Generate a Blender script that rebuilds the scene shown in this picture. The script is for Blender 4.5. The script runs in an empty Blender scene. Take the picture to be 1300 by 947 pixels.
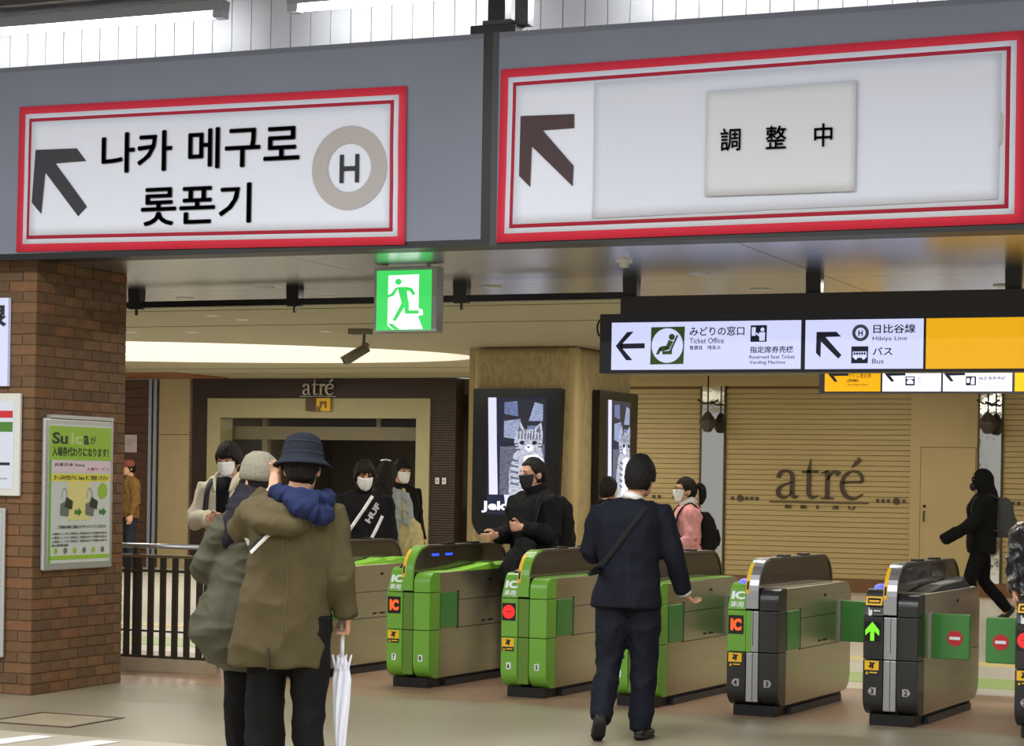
import bpy, bmesh, math, random
from mathutils import Vector, Matrix, noise
from mathutils.bvhtree import BVHTree
random.seed(7)
R = math.radians
scene = bpy.context.scene
COL = scene.collection

# ------------------------------------------------------------------ camera
# world: X runs along the row of ticket gates, Y runs through them, Z is up
YAW, ROLL, FPX, EYE = 22.7, 0.92, 2700.0, 1.6
cam_d = bpy.data.cameras.new('camera')
cam = bpy.data.objects.new('camera', cam_d)
COL.objects.link(cam)
cam_d.sensor_fit = 'HORIZONTAL'
cam_d.sensor_width = 36.0
cam_d.lens = 36.0 * FPX / 1300.0
cam_d.shift_y = (608.0 - 473.5) / 1300.0
cam_d.clip_end = 200
cam.matrix_world = (Matrix.Translation((0, 0, EYE)) @ Matrix.Rotation(R(YAW), 4, 'Z')
                    @ Matrix.Rotation(R(90), 4, 'X') @ Matrix.Rotation(R(ROLL), 4, 'Z'))
scene.camera = cam

# ------------------------------------------------------------------ world, exposure
w = bpy.data.worlds.new('world'); scene.world = w; w.use_nodes = True
w.node_tree.nodes['Background'].inputs[0].default_value = (1.0, 0.98, 0.95, 1)
w.node_tree.nodes['Background'].inputs[1].default_value = 0.42
vs = scene.view_settings
vs.view_transform = 'Standard'; vs.look = 'None'; vs.exposure = 0.0; vs.gamma = 1.0
vs.use_curve_mapping = False

# ------------------------------------------------------------------ large area lights (the ceiling lighting of the halls)
def area(name, loc, sx, sy, power, color=(1, .95, .86), rot=(0, 0, 0)):
    l = bpy.data.lights.new(name, 'AREA'); l.shape = 'RECTANGLE'; l.size = sx; l.size_y = sy
    l.energy = power; l.color = color
    o = bpy.data.objects.new(name, l); COL.objects.link(o)
    o.location = loc; o.rotation_euler = rot
    return o
for yy in (3.0, 8.0):                                   # fluorescent rows of the near hall
    for xx in (-10.0, -5.5, -1.0):
        area('hall_light', (xx, yy, 4.9), 3.2, .25, 230, (.95, .97, 1.0))
for xx in (-10.2, -7.2, -4.2, -1.2):                    # ceiling lights above the gates
    area('gate_light', (xx, 15.6, 3.085), 1.2, .12, 44, (1, .95, .87))
for yy in (19.0, 23.0, 28.2):                            # ceiling lights of the far concourse
    for xx in (-17.0, -12.0, -7.0, -2.5):
        if yy == 23.0 and xx < -11: continue
        area('concourse_light', (xx, yy, 3.17), 2.0, .3, 82 if yy > 28 and xx < -10 else 50, (1, .93, .80))

# ------------------------------------------------------------------ materials
MATS = {}
def mat(name, col, rough=.6, metal=0., var=.0, vscale=8., bump=0., bscale=60., emit=None, estr=1., stretch=None, spec=None, alpha=None, coat=0.):
    if name in MATS: return MATS[name]
    m = bpy.data.materials.new(name); m.use_nodes = True
    nt = m.node_tree; p = nt.nodes['Principled BSDF']
    c = (*col, 1)
    p.inputs['Base Color'].default_value = c
    p.inputs['Roughness'].default_value = rough
    p.inputs['Metallic'].default_value = metal
    if spec is not None: p.inputs['Specular IOR Level'].default_value = spec
    if coat: p.inputs['Coat Weight'].default_value = coat
    if var or bump:
        tc = nt.nodes.new('ShaderNodeTexCoord'); mp = nt.nodes.new('ShaderNodeMapping')
        nt.links.new(tc.outputs['Object'], mp.inputs['Vector'])
        if stretch: mp.inputs['Scale'].default_value = stretch
    if var:
        n = nt.nodes.new('ShaderNodeTexNoise'); n.inputs['Scale'].default_value = vscale
        n.inputs['Detail'].default_value = 5
        nt.links.new(mp.outputs['Vector'], n.inputs['Vector'])
        r = nt.nodes.new('ShaderNodeValToRGB')
        r.color_ramp.elements[0].position = .3; r.color_ramp.elements[1].position = .7
        r.color_ramp.elements[0].color = (*[max(0, x * (1 - var)) for x in col], 1)
        r.color_ramp.elements[1].color = (*[min(1, x * (1 + var)) for x in col], 1)
        nt.links.new(n.outputs['Fac'], r.inputs['Fac'])
        nt.links.new(r.outputs['Color'], p.inputs['Base Color'])
    if bump:
        n2 = nt.nodes.new('ShaderNodeTexNoise'); n2.inputs['Scale'].default_value = bscale
        n2.inputs['Detail'].default_value = 4
        nt.links.new(mp.outputs['Vector'], n2.inputs['Vector'])
        b = nt.nodes.new('ShaderNodeBump'); b.inputs['Strength'].default_value = bump
        b.inputs['Distance'].default_value = .02
        nt.links.new(n2.outputs['Fac'], b.inputs['Height'])
        nt.links.new(b.outputs['Normal'], p.inputs['Normal'])
    if emit:
        p.inputs['Emission Color'].default_value = (*emit, 1)
        p.inputs['Emission Strength'].default_value = estr
        if var: nt.links.new(r.outputs['Color'], p.inputs['Emission Color'])
    if alpha is not None: p.inputs['Alpha'].default_value = alpha
    MATS[name] = m
    return m
def S(r, g, b):                                         # sRGB 0-255 to linear
    return tuple(((c / 255) / 12.92 if c / 255 <= .04045 else ((c / 255 + .055) / 1.055) ** 2.4) for c in (r, g, b))

M_floor = mat('floor_stone', S(143, 133, 111), .38, var=.09, vscale=1.1, bump=.02, bscale=30)
M_floor_brown = mat('floor_brown', S(150, 122, 98), .35, var=.12, vscale=2.2, bump=.02, bscale=30)
M_floor_far = mat('floor_pale', S(196, 192, 180), .3, var=.06, vscale=1.5)
M_floor_edge = mat('floor_wornedge', S(176, 166, 146), .5, var=.08, vscale=2)
M_mortar = mat('mortar', S(110, 82, 53), .9)
M_bricks = [mat('brick_%d' % i, c, .75, var=.14, vscale=14, bump=.12, bscale=70) for i, c in
            enumerate([S(104, 76, 47), S(112, 80, 50), S(98, 70, 43), S(116, 78, 47), S(92, 68, 44)])]
M_cream = mat('ceiling_cream', S(176, 168, 138), .7, var=.03, vscale=.7)
M_ceil_joint = mat('ceiling_joint', S(120, 112, 90), .8)
M_beige = mat('wall_beige', S(188, 166, 118), .55, var=.04, vscale=1.5)
M_slat = mat('wall_slat', S(184, 162, 112), .5, var=.05, vscale=3, stretch=(.3, 1, 6))
M_slat_gap = mat('slat_gap', S(138, 112, 68), .8)
M_coltile = mat('column_cladding', S(176, 158, 114), .7, var=.18, vscale=26, bump=.15, bscale=60, stretch=(1, 1, .35))
M_soffit = mat('soffit_metal', S(196, 198, 206), .27, 1.0, bump=.015, bscale=26, stretch=(.25, 6, 1))
M_steel = mat('brushed_steel', S(186, 176, 150), .3, .9, var=.06, vscale=5, bump=.012, bscale=60, stretch=(1, .3, 12))
M_steel_strip = mat('steel_strip', S(182, 184, 188), .3, .85)
M_mirror = mat('mirror_steel', S(220, 220, 216), .05, 1.0, bump=.30, bscale=1.3)
M_dark = mat('black_metal', S(26, 25, 24), .4, .3)
M_darkgrey = mat('dark_grey_metal', S(58, 58, 62), .45, .4)
M_fascia = mat('fascia_bluegrey', S(112, 118, 132), .55, var=.06, vscale=1.3)
M_white = mat('white_paint', S(225, 225, 222), .5)
M_panelwhite = mat('white_panel', S(214, 216, 220), .45)
M_brown = mat('brown_ribbed', S(66, 50, 38), .5, var=.1, vscale=3)
M_browntile = mat('brown_tile', S(92, 62, 44), .55, var=.15, vscale=5)
M_framecream = mat('frame_cream', S(172, 164, 124), .5, var=.03)
M_interior = mat('shop_interior', S(74, 66, 54), .7)
M_glass = mat('door_glass', S(40, 44, 44), .06, 0, spec=.5, alpha=.35)
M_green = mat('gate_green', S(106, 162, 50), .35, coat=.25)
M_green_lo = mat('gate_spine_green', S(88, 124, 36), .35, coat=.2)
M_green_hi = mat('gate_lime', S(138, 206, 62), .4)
M_flap = mat('flap_green', S(58, 128, 52), .35, coat=.3)
M_smoke = mat('smoked_panel', S(64, 54, 42), .16, coat=.6)
M_black = mat('gate_black', S(34, 34, 34), .35, coat=.2)
M_ink = mat('ink_black', S(24, 24, 30), .6)
M_maroon = mat('ink_maroon', S(58, 34, 38), .6)
M_red = mat('print_red', S(206, 34, 60), .6)
M_banner = mat('banner_paper', S(214, 218, 230), .55, var=.015, vscale=1.5)
M_paper = mat('taped_paper', S(200, 202, 206), .6)
M_grey = mat('print_grey', S(168, 162, 160), .6)
M_yellow = mat('label_yellow', S(236, 184, 30), .5)
M_whitelet = mat('white_lettering', S(232, 236, 232), .5)
M_redsign = mat('no_entry_red', S(196, 34, 44), .5)
M_ledred = mat('led_red', S(30, 0, 0), .5, emit=S(255, 40, 40), estr=1.1)
M_ledorange = mat('led_orange', S(30, 5, 0), .5, emit=S(255, 92, 34), estr=1.3)
M_ledgreen = mat('led_green', S(0, 30, 0), .5, emit=S(130, 255, 40), estr=1.1)
M_ledblue = mat('led_blue', S(0, 0, 30), .5, emit=S(40, 70, 255), estr=2.2)
M_ledpad = mat('reader_glow', S(60, 60, 120), .4, emit=S(120, 130, 255), estr=.8)
M_screen = mat('display_black', S(14, 14, 16), .2)
M_signlit = mat('sign_lit_white', S(200, 205, 240), .4, emit=S(205, 212, 255), estr=.78)
M_signlit2 = mat('sign_lit_white_far', S(210, 215, 240), .4, emit=S(232, 238, 255), estr=.95)
M_signyel = mat('sign_lit_yellow', S(220, 160, 0), .4, emit=S(236, 176, 6), estr=.74)
M_exitw = mat('exit_lit_white', S(220, 255, 230), .4, emit=S(240, 255, 246), estr=1.1)
M_exitg = mat('exit_lit_green', S(30, 160, 70), .4, emit=S(64, 208, 96), estr=.95)
M_signink = mat('sign_ink', S(20, 26, 60), .5)
M_signgreen = mat('sign_green', S(72, 120, 42), .5)
M_tube = mat('tube_glow', S(255, 255, 255), .4, emit=(1, 1, 1), estr=22.)
M_lens = mat('downlight_lens', S(250, 245, 230), .4, emit=(1, .95, .85), estr=3.)
M_skin = mat('skin', S(206, 156, 126), .55, var=.06, vscale=20)
M_hair = mat('hair_black', S(25, 22, 20), .62, spec=.2, var=.3, vscale=40, bump=.5, bscale=60, stretch=(3, 3, .4))
M_hairbrown = mat('hair_brown', S(32, 24, 19), .62, spec=.2, var=.3, vscale=40, bump=.5, bscale=60, stretch=(3, 3, .4))
M_maskw = mat('mask_white', S(232, 232, 228), .7)
M_maskb = mat('mask_black', S(26, 26, 30), .7)
M_eye = mat('eye_dark', S(20, 16, 14), .3)

# ------------------------------------------------------------------ mesh helpers
class MB:
    def __init__(self): self.v = []; self.f = []
    def add(self, vs, fs):
        b = len(self.v); self.v += [tuple(p) for p in vs]; self.f += [tuple(i + b for i in f) for f in fs]; return self
    def box(self, x0, x1, y0, y1, z0, z1):
        return self.add([(x0, y0, z0), (x1, y0, z0), (x1, y1, z0), (x0, y1, z0), (x0, y0, z1), (x1, y0, z1), (x1, y1, z1), (x0, y1, z1)],
                        [(0, 3, 2, 1), (4, 5, 6, 7), (0, 1, 5, 4), (1, 2, 6, 5), (2, 3, 7, 6), (3, 0, 4, 7)])
    def prism_x(self, prof, x0, x1):                   # prof: (y, z) outline
        n = len(prof)
        if sum(prof[i][0] * prof[(i + 1) % n][1] - prof[(i + 1) % n][0] * prof[i][1] for i in range(n)) < 0: prof = prof[::-1]
        return self.add([(x0, y, z) for y, z in prof] + [(x1, y, z) for y, z in prof],
                        [tuple(range(n))[::-1], tuple(range(n, 2 * n))] + [(i, (i + 1) % n, n + (i + 1) % n, n + i) for i in range(n)])
    def flat(self, poly, y, t=.003):                   # poly: (x, z) outline facing -y, thickness t
        n = len(poly)
        if sum(poly[i][0] * poly[(i + 1) % n][1] - poly[(i + 1) % n][0] * poly[i][1] for i in range(n)) < 0: poly = poly[::-1]
        return self.add([(x, y - t, z) for x, z in poly] + [(x, y, z) for x, z in poly],
                        [tuple(range(n)), tuple(range(n, 2 * n))[::-1]] + [(i, n + i, n + (i + 1) % n, (i + 1) % n) for i in range(n)])
    def rings(self, rs, cap=True):
        n = len(rs[0]); b = []
        fs = []
        for k in range(len(rs) - 1):
            for i in range(n):
                j = (i + 1) % n
                fs.append((k * n + i, k * n + j, (k + 1) * n + j, (k + 1) * n + i))
        if cap: fs += [tuple(range(n))[::-1], tuple((len(rs) - 1) * n + i for i in range(n))]
        return self.add([p for r in rs for p in r], fs)
    def hoops(self, hs, n=24, e=2.0):                  # horizontal elliptical sections (cx, cy, z, rx, ry)
        rs = []
        for cx, cy, z, rx, ry in sorted(hs, key=lambda h: h[2]):
            r = []
            for i in range(n):
                a = 2 * math.pi * i / n; c, s = math.cos(a), math.sin(a)
                r.append((cx + rx * math.copysign(abs(c) ** (2 / e), c), cy + ry * math.copysign(abs(s) ** (2 / e), s), z))
            rs.append(r)
        return self.rings(rs)
    def tube(self, pts, rad, n=12, side=None, dense=1):
        pts = [Vector(p) for p in pts]
        rad = [(r, r) if not isinstance(r, tuple) else r for r in (rad if isinstance(rad, (list,)) else [rad] * len(pts))]
        if dense > 1: pts, rad = smooth_path(pts, rad, dense)
        rs = []
        for i, p in enumerate(pts):
            t = (pts[min(i + 1, len(pts) - 1)] - pts[max(i - 1, 0)]).normalized()
            s = Vector(side) if side else (Vector((1, 0, 0)) if abs(t.x) < .85 else Vector((0, 1, 0)))
            s = (s - t * s.dot(t)).normalized(); u = t.cross(s)
            rs.append([tuple(p + s * (math.cos(2 * math.pi * k / n) * rad[i][0]) + u * (math.sin(2 * math.pi * k / n) * rad[i][1])) for k in range(n)])
        return self.rings(rs)
    def ball(self, c, r, nu=14, nv=9):
        rx, ry, rz = (r, r, r) if not isinstance(r, tuple) else r
        rs = []
        for j in range(1, nv):
            a = -math.pi / 2 + math.pi * j / nv
            rs.append([(c[0] + rx * math.cos(a) * math.cos(2 * math.pi * i / nu), c[1] + ry * math.cos(a) * math.sin(2 * math.pi * i / nu), c[2] + rz * math.sin(a)) for i in range(nu)])
        return self.rings(rs)
    def lathe(self, prof, n=28, c=(0, 0, 0)):          # prof: (r, z)
        rs = [[(c[0] + max(r, .0004) * math.cos(2 * math.pi * i / n), c[1] + max(r, .0004) * math.sin(2 * math.pi * i / n), c[2] + z) for i in range(n)] for r, z in prof]
        return self.rings(rs, cap=True)
    def mesh(self, name='mesh', smooth=False):
        me = bpy.data.meshes.new(name); me.from_pydata(self.v, [], self.f); me.validate(); me.update()
        bm = bmesh.new(); bm.from_mesh(me); bmesh.ops.recalc_face_normals(bm, faces=bm.faces); bm.to_mesh(me); bm.free()
        if smooth:
            for p in me.polygons: p.use_smooth = True
        return me
def smooth_path(pts, rad, k):
    P = []; Q = []; n = len(pts)
    for i in range(n - 1):
        p0, p1, p2, p3 = pts[max(i - 1, 0)], pts[i], pts[i + 1], pts[min(i + 2, n - 1)]
        for j in range(k):
            t = j / k
            P.append(.5 * ((2 * p1) + (p2 - p0) * t + (2 * p0 - 5 * p1 + 4 * p2 - p3) * t * t + (3 * p1 - p0 - 3 * p2 + p3) * t ** 3))
            Q.append(tuple(rad[i][a] * (1 - t) + rad[i + 1][a] * t for a in (0, 1)))
    P.append(pts[-1]); Q.append(rad[-1])
    return P, Q
def obj(name, mb, material, parent=None, smooth=False, bevel=0., seg=2):
    me = mb.mesh(name, smooth) if isinstance(mb, MB) else mb
    o = bpy.data.objects.new(name, me); COL.objects.link(o)
    if material and not (me.materials and me.materials[0] == material):
        me.materials.clear(); me.materials.append(material)
    if parent: o.parent = parent
    if bevel:
        m = o.modifiers.new('bevel', 'BEVEL'); m.width = bevel; m.segments = seg; m.limit_method = 'ANGLE'; m.angle_limit = R(40)
        m.harden_normals = False
        for p in me.polygons: p.use_smooth = True
        w_ = o.modifiers.new('wn', 'WEIGHTED_NORMAL')
    return o
def empty(name, loc=(0, 0, 0), rz=0.):
    o = bpy.data.objects.new(name, None); COL.objects.link(o); o.empty_display_size = .1
    o.location = loc; o.rotation_euler = (0, 0, rz); return o
def tag(o, label, cat, group=None, kind=None):
    o['label'] = label; o['category'] = cat
    if group: o['group'] = group
    if kind: o['kind'] = kind
    return o
def struct(o, label=None):
    o['kind'] = 'structure'
    if label: o['label'] = label
    return o
def arc(cx, cz, r, a0, a1, n=8):
    return [(cx + r * math.cos(R(a0 + (a1 - a0) * i / n)), cz + r * math.sin(R(a0 + (a1 - a0) * i / n))) for i in range(n + 1)]
def rrect(x0, x1, z0, z1, r, n=5):
    return arc(x1 - r, z1 - r, r, 0, 90, n) + arc(x0 + r, z1 - r, r, 90, 180, n) + arc(x0 + r, z0 + r, r, 180, 270, n) + arc(x1 - r, z0 + r, r, 270, 360, n)
def circ(cx, cz, r, n=28, rz=None):
    return [(cx + r * math.cos(2 * math.pi * i / n), cz + (rz or r) * math.sin(2 * math.pi * i / n)) for i in range(n)]
def clip(poly, z0, z1):                                # keep the (y, z) outline between two heights
    for zl, sgn in ((z0, 1), (z1, -1)):
        out = []
        for i in range(len(poly)):
            a, b = poly[i], poly[(i + 1) % len(poly)]
            ia, ib = (a[1] - zl) * sgn >= 0, (b[1] - zl) * sgn >= 0
            if ia: out.append(a)
            if ia != ib:
                t = (zl - a[1]) / (b[1] - a[1]); out.append((a[0] + (b[0] - a[0]) * t, zl))
        poly = out
    return poly
def ringflat(mb, cx, cz, r0, r1, y, n=40, t=.003):
    a = circ(cx, cz, r0, n); b = circ(cx, cz, r1, n)
    for i in range(n):
        j = (i + 1) % n
        mb.flat([a[i], a[j], b[j], b[i]], y, t)
    return mb
TXT = {}
def text(s, x0, x1, z0, z1, y, material, parent, name='lettering', bold=0., t=.003, multi=0.):
    """lettering fitted to a rectangle in the x-z plane, facing -y"""
    key = (s, bold)
    if key not in TXT:
        c = bpy.data.curves.new('lettering', 'FONT'); c.body = s; c.size = 1; c.offset = bold; c.extrude = .5
        c.resolution_u = 3
        o = bpy.data.objects.new('lettering', c); COL.objects.link(o)
        bpy.context.view_layer.update()
        dg = bpy.context.evaluated_depsgraph_get()
        me = bpy.data.meshes.new_from_object(o.evaluated_get(dg))
        TXT[key] = ([tuple(v.co) for v in me.vertices], [tuple(p.vertices) for p in me.polygons])
        bpy.data.objects.remove(o); bpy.data.curves.remove(c); bpy.data.meshes.remove(me)
    V, Fc = TXT[key]
    if not V: return None
    if multi:
        V0, F0 = V, Fc; V = []; Fc = []
        for dx, dz in ((-multi, 0), (multi, 0), (0, -multi), (0, multi)):
            b_ = len(V); V += [(v[0] + dx, v[1] + dz, v[2]) for v in V0]; Fc += [tuple(i + b_ for i in f_) for f_ in F0]
    ax0 = min(v[0] for v in V); ax1 = max(v[0] for v in V); az0 = min(v[1] for v in V); az1 = max(v[1] for v in V)
    me = bpy.data.meshes.new(name)
    me.from_pydata([(x0 + (v[0] - ax0) / (ax1 - ax0) * (x1 - x0), y - (t if v[2] > 0 else 0), z0 + (v[1] - az0) / (az1 - az0) * (z1 - z0)) for v in V], [], Fc)
    return obj(name, me, material, parent)
def glyph_strokes(mb, strokes, ox, oz, s, y, t):
    for pts, wd in strokes:
        P = [Vector((p[0], 0, p[1])) for p in pts]
        Q = [(w_, w_) for w_ in wd]
        P, Q = smooth_path(P, Q, 6)
        L = []; Rr = []
        for i, p in enumerate(P):
            d = (P[min(i + 1, len(P) - 1)] - P[max(i - 1, 0)]).normalized(); nrm = Vector((-d.z, 0, d.x)) * Q[i][0] / 2
            L.append(p + nrm); Rr.append(p - nrm)
        for i in range(len(P) - 1):
            mb.flat([(ox + q.x * s, oz + q.z * s) for q in (L[i], L[i + 1], Rr[i + 1], Rr[i])], y, t)
ATRE = {
 'a': [([(.10, .72), (.16, .90), (.36, .98), (.55, .90), (.60, .70), (.60, .18), (.70, .05), (.82, .10)], [.17, .13, .09, .13, .16, .16, .10, .04]),
       ([(.60, .58), (.34, .50), (.13, .36), (.10, .16), (.25, .04), (.44, .08), (.60, .26)], [.05, .07, .14, .17, .12, .07, .04])],
 't': [([(.34, 1.40), (.30, 1.15), (.28, .98)], [.02, .09, .16]), ([(.28, 1.0), (.28, .6), (.28, .2), (.40, .05), (.62, .12)], [.16, .16, .16, .12, .04]),
       ([(.02, .94), (.30, .95), (.62, .95)], [.07, .08, .08])],
 'r': [([(.26, .98), (.26, .5), (.26, .03)], [.16, .16, .16]), ([(.04, .03), (.26, .03), (.50, .03)], [.05, .06, .05]),
       ([(.03, .90), (.16, .94), (.28, 1.0)], [.05, .07, .05]), ([(.27, .66), (.40, .90), (.56, .95), (.68, .86)], [.06, .09, .14, .20])],
 'e': [([(.10, .58), (.45, .60), (.82, .62)], [.06, .06, .07]),
       ([(.82, .62), (.76, .88), (.50, .99), (.22, .84), (.10, .50), (.22, .16), (.52, .03), (.84, .20)], [.13, .11, .07, .13, .17, .16, .10, .04]),
       ([(.44, 1.12), (.60, 1.28), (.74, 1.42)], [.05, .13, .16])]}
def atre(parent, x0, x1, z0, y, material, t=.02):
    s = (x1 - x0) / 3.08; ox = x0
    for ch, adv in (('a', .92), ('t', .68), ('r', .68), ('e', .8)):
        mb = MB(); glyph_strokes(mb, ATRE[ch][:2] if ch == 'e' else ATRE[ch], ox, z0, s, y, t)
        obj('letter', mb, material, parent)
        if ch == 'e': mb = MB(); glyph_strokes(mb, ATRE[ch][2:], ox, z0, s, y, t); obj('accent', mb, material, parent)
        ox += adv * s

# ------------------------------------------------------------------ floors
struct(obj('floor', MB().box(-14, 5, 10.9, 13.95, -.1, 0), M_floor))
struct(obj('floor_near', MB().box(-14, 5, -4, 10.9, -.1, -.001), M_floor_edge))
struct(obj('floor_gate_strip', MB().box(-14, 5, 13.95, 16.45, -.1, 0), M_floor_brown))
struct(obj('floor_concourse', MB().box(-26, 6, 16.45, 31.0, -.1, 0), M_floor_far))
fm = empty('floor_marking', (-7.6, 10.7, 0))
for dx, dy in ((0, 0), (.47, -.02)):
    obj('white_patch', MB().add([(dx - .12, dy - .4, .001), (dx + .07, dy - .4, .001), (dx + .13, dy + .08, .001), (dx - .02, dy + .08, .001),
        (dx - .12, dy - .4, .004), (dx + .07, dy - .4, .004), (dx + .13, dy + .08, .004), (dx - .02, dy + .08, .004)],
        [(0, 1, 2, 3), (4, 5, 6, 7), (0, 1, 5, 4), (1, 2, 6, 5), (2, 3, 7, 6), (3, 0, 4, 7)]), M_white, fm)
tag(fm, 'two white painted patches on the pale floor at the lower left', 'floor marking')
gs = obj('floor_stripe', MB().box(-14, 3, 17.0, 17.85, 0, .004), mat('stripe_green', S(150, 176, 104), .4, var=.1))
tag(gs, 'broad green stripe on the pale floor just past the gates', 'floor stripe')
ys = obj('floor_stripe', MB().box(-14, 3, 19.1, 19.5, 0, .004), mat('stripe_yellow', S(216, 196, 130), .4, var=.06))
tag(ys, 'narrow yellow stripe on the pale floor past the green one', 'floor stripe')
ha = empty('floor_hatch', (-7.98, 11.51, 0)); tag(ha, 'square floor hatch with dark metal rim beside the brick pillar', 'floor hatch')
obj('cover', MB().box(-.29, .29, -.28, .28, 0, .003), mat('hatch_cover', S(150, 138, 112), .5, var=.1, vscale=4), ha)
for a, b, c, d in ((-.325, .325, -.315, -.285), (-.325, .325, .285, .315), (-.325, -.295, -.285, .285), (.295, .325, -.285, .285)):
    obj('rim', MB().box(a, b, c, d, 0, .005), mat('hatch_rim', S(84, 68, 48), .5, .3), ha)

# ------------------------------------------------------------------ brick pillar
PX0, PX1, PY0, PY1, PH = -10.4, -9.0, 12.68, 13.84, 3.11
pil = obj('brick_pillar', MB().box(PX0, PX1 - .008, PY0 + .008, PY1, 0, PH), M_mortar)
struct(pil, 'brown brick pillar at the left carrying posters')
CH = PH / 41
BL = .232
rest = MB()
bm_side = [MB().box(0, .008, .005, BL - .005, .005, CH - .005).mesh('brick') for _ in M_bricks]
bm_front = [MB().box(.005, BL - .005, -.008, 0, .005, CH - .005).mesh('brick') for _ in M_bricks]
for k in range(41):
    off = (k % 2) * BL / 2
    n = 5 if not k % 2 else 4
    for i in range(n):
        q = random.randrange(5)
        b = obj('brick', bm_side[q], M_bricks[q], pil); b.location = (PX1 - .008, PY0 + off + i * BL, k * CH)
        b.scale.x = random.uniform(.7, 1.25)
    if k % 2:
        for y0, y1 in ((PY0, PY0 + BL / 2), (PY1 - BL / 2, PY1)): rest.box(PX1 - .008, PX1, y0 + .005, y1 - .005, k * CH + .005, (k + 1) * CH - .005)
    for i in range(2):
        q = random.randrange(5)
        b = obj('brick', bm_front[q], M_bricks[q], pil); b.location = (PX1 - (i + 1) * BL - off - .002, PY0 + .008, k * CH)
        b.scale.y = random.uniform(.7, 1.25)
    if k % 2: rest.box(PX1 - off + .005, PX1 - .003, PY0, PY0 + .008, k * CH + .005, (k + 1) * CH - .005)
    x = PX1 - 2 * BL - off
    while x > PX0 + .02:
        rest.box(max(PX0, x - BL + .005), x - .005, PY0, PY0 + .008, k * CH + .005, (k + 1) * CH - .005); x -= BL
ro = obj('brick_remainder', rest, M_bricks[0], pil); ro['kind'] = 'stuff'

# ------------------------------------------------------------------ beam with fascia boards
BY = 12.5
beam = obj('beam', MB().box(-12.5, 1.0, BY + .05, 12.9, 3.11, 4.44), M_darkgrey); struct(beam, 'long overhead beam carrying the big direction banners')
for x0, x1 in ((-12.5, -5.475), (-5.365, 1.0)):
    obj('fascia_panel', MB().box(x0, x1, BY, BY + .05, 3.135, 4.42), M_fascia, beam)
    obj('edge_trim', MB().box(x0, x1, BY, BY + .05, 3.09, 3.135), M_dark, beam)
    obj('edge_trim', MB().box(x0, x1, BY, BY + .05, 4.42, 4.455), mat('trim_grey', S(96, 100, 112), .5), beam)
obj('mullion', MB().box(-5.475, -5.41, BY, BY + .06, 3.09, 4.46), M_dark, beam)
obj('mullion', MB().box(-5.41, -5.365, BY, BY + .06, 3.09, 4.46), M_darkgrey, beam)
ph = empty('hanger_post', (-5.4, 12.62, 4.455)); tag(ph, 'dark steel hanger posts on a stepped foot above the beam joint', 'hanger post')
obj('foot', MB().box(-.20, .12, -.06, .16, 0, .07), M_dark, ph, bevel=.008)
obj('foot', MB().box(-.12, .08, -.04, .14, .07, .10), M_darkgrey, ph)
obj('post', MB().box(-.10, .02, .0, .1, .10, 1.6), M_dark, ph)
obj('post', MB().box(.09, .18, .0, .1, .07, 1.6), M_darkgrey, ph)

# upper wall of white vertical boards with fluorescent battens in front
uw = struct(obj('wall_upper', MB().box(-13, 2, 13.93, 14.1, 3.2, 6.6), mat('board_gap', S(120, 122, 126), .8)))
bd = MB().box(0, .160, -.016, 0, 4.0, 6.6).mesh('board')
for i in range(int(13 / .167)):
    b = obj('board', bd, M_panelwhite, uw); b.location = (-12.5 + i * .167, 13.93, 0)
def batten(x0, x1, label):
    e = empty('fluorescent_lamp', ((x0 + x1) / 2, 13.55, 4.97)); tag(e, label, 'lamp', 'fluorescent lamps above the beam')
    h = (x1 - x0) / 2
    obj('housing', MB().prism_x([(-.06, .10), (.06, .10), (.045, .028), (-.045, .028)], -h, h), mat('lamp_housing', S(170, 170, 172), .5), e)
    obj('tube', MB().tube([(-h + .10, 0, 0), (h - .10, 0, 0)], .022, 10), M_tube, e, True)
    for s in (-1, 1): obj('end_cap', MB().box(s * h - (.09 if s > 0 else 0), s * h + (.09 if s < 0 else 0), -.05, .05, -.03, .03), mat('lamp_cap', S(190, 190, 190), .5), e, bevel=.01)
    l = area('batten_light', ((x0 + x1) / 2, 13.55, 4.93), x1 - x0 - .2, .06, 90, (1, .99, .97), (R(-35), 0, 0))
batten(-10.6, -8.0, 'fluorescent tube lamp above the beam at the far left')
batten(-7.47, -5.75, 'fluorescent tube lamp above the beam left of the hanger posts')
batten(-5.1, -2.4, 'fluorescent tube lamp above the beam right of the hanger posts')
struct(obj('lamp_mount_shadow', MB().box(-13, -7.55, 13.35, 13.7, 5.12, 5.30), mat('mount_shadow_brown', S(70, 62, 54), .7)))  # dark slab added for the lamp mount and its shadow

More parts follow.
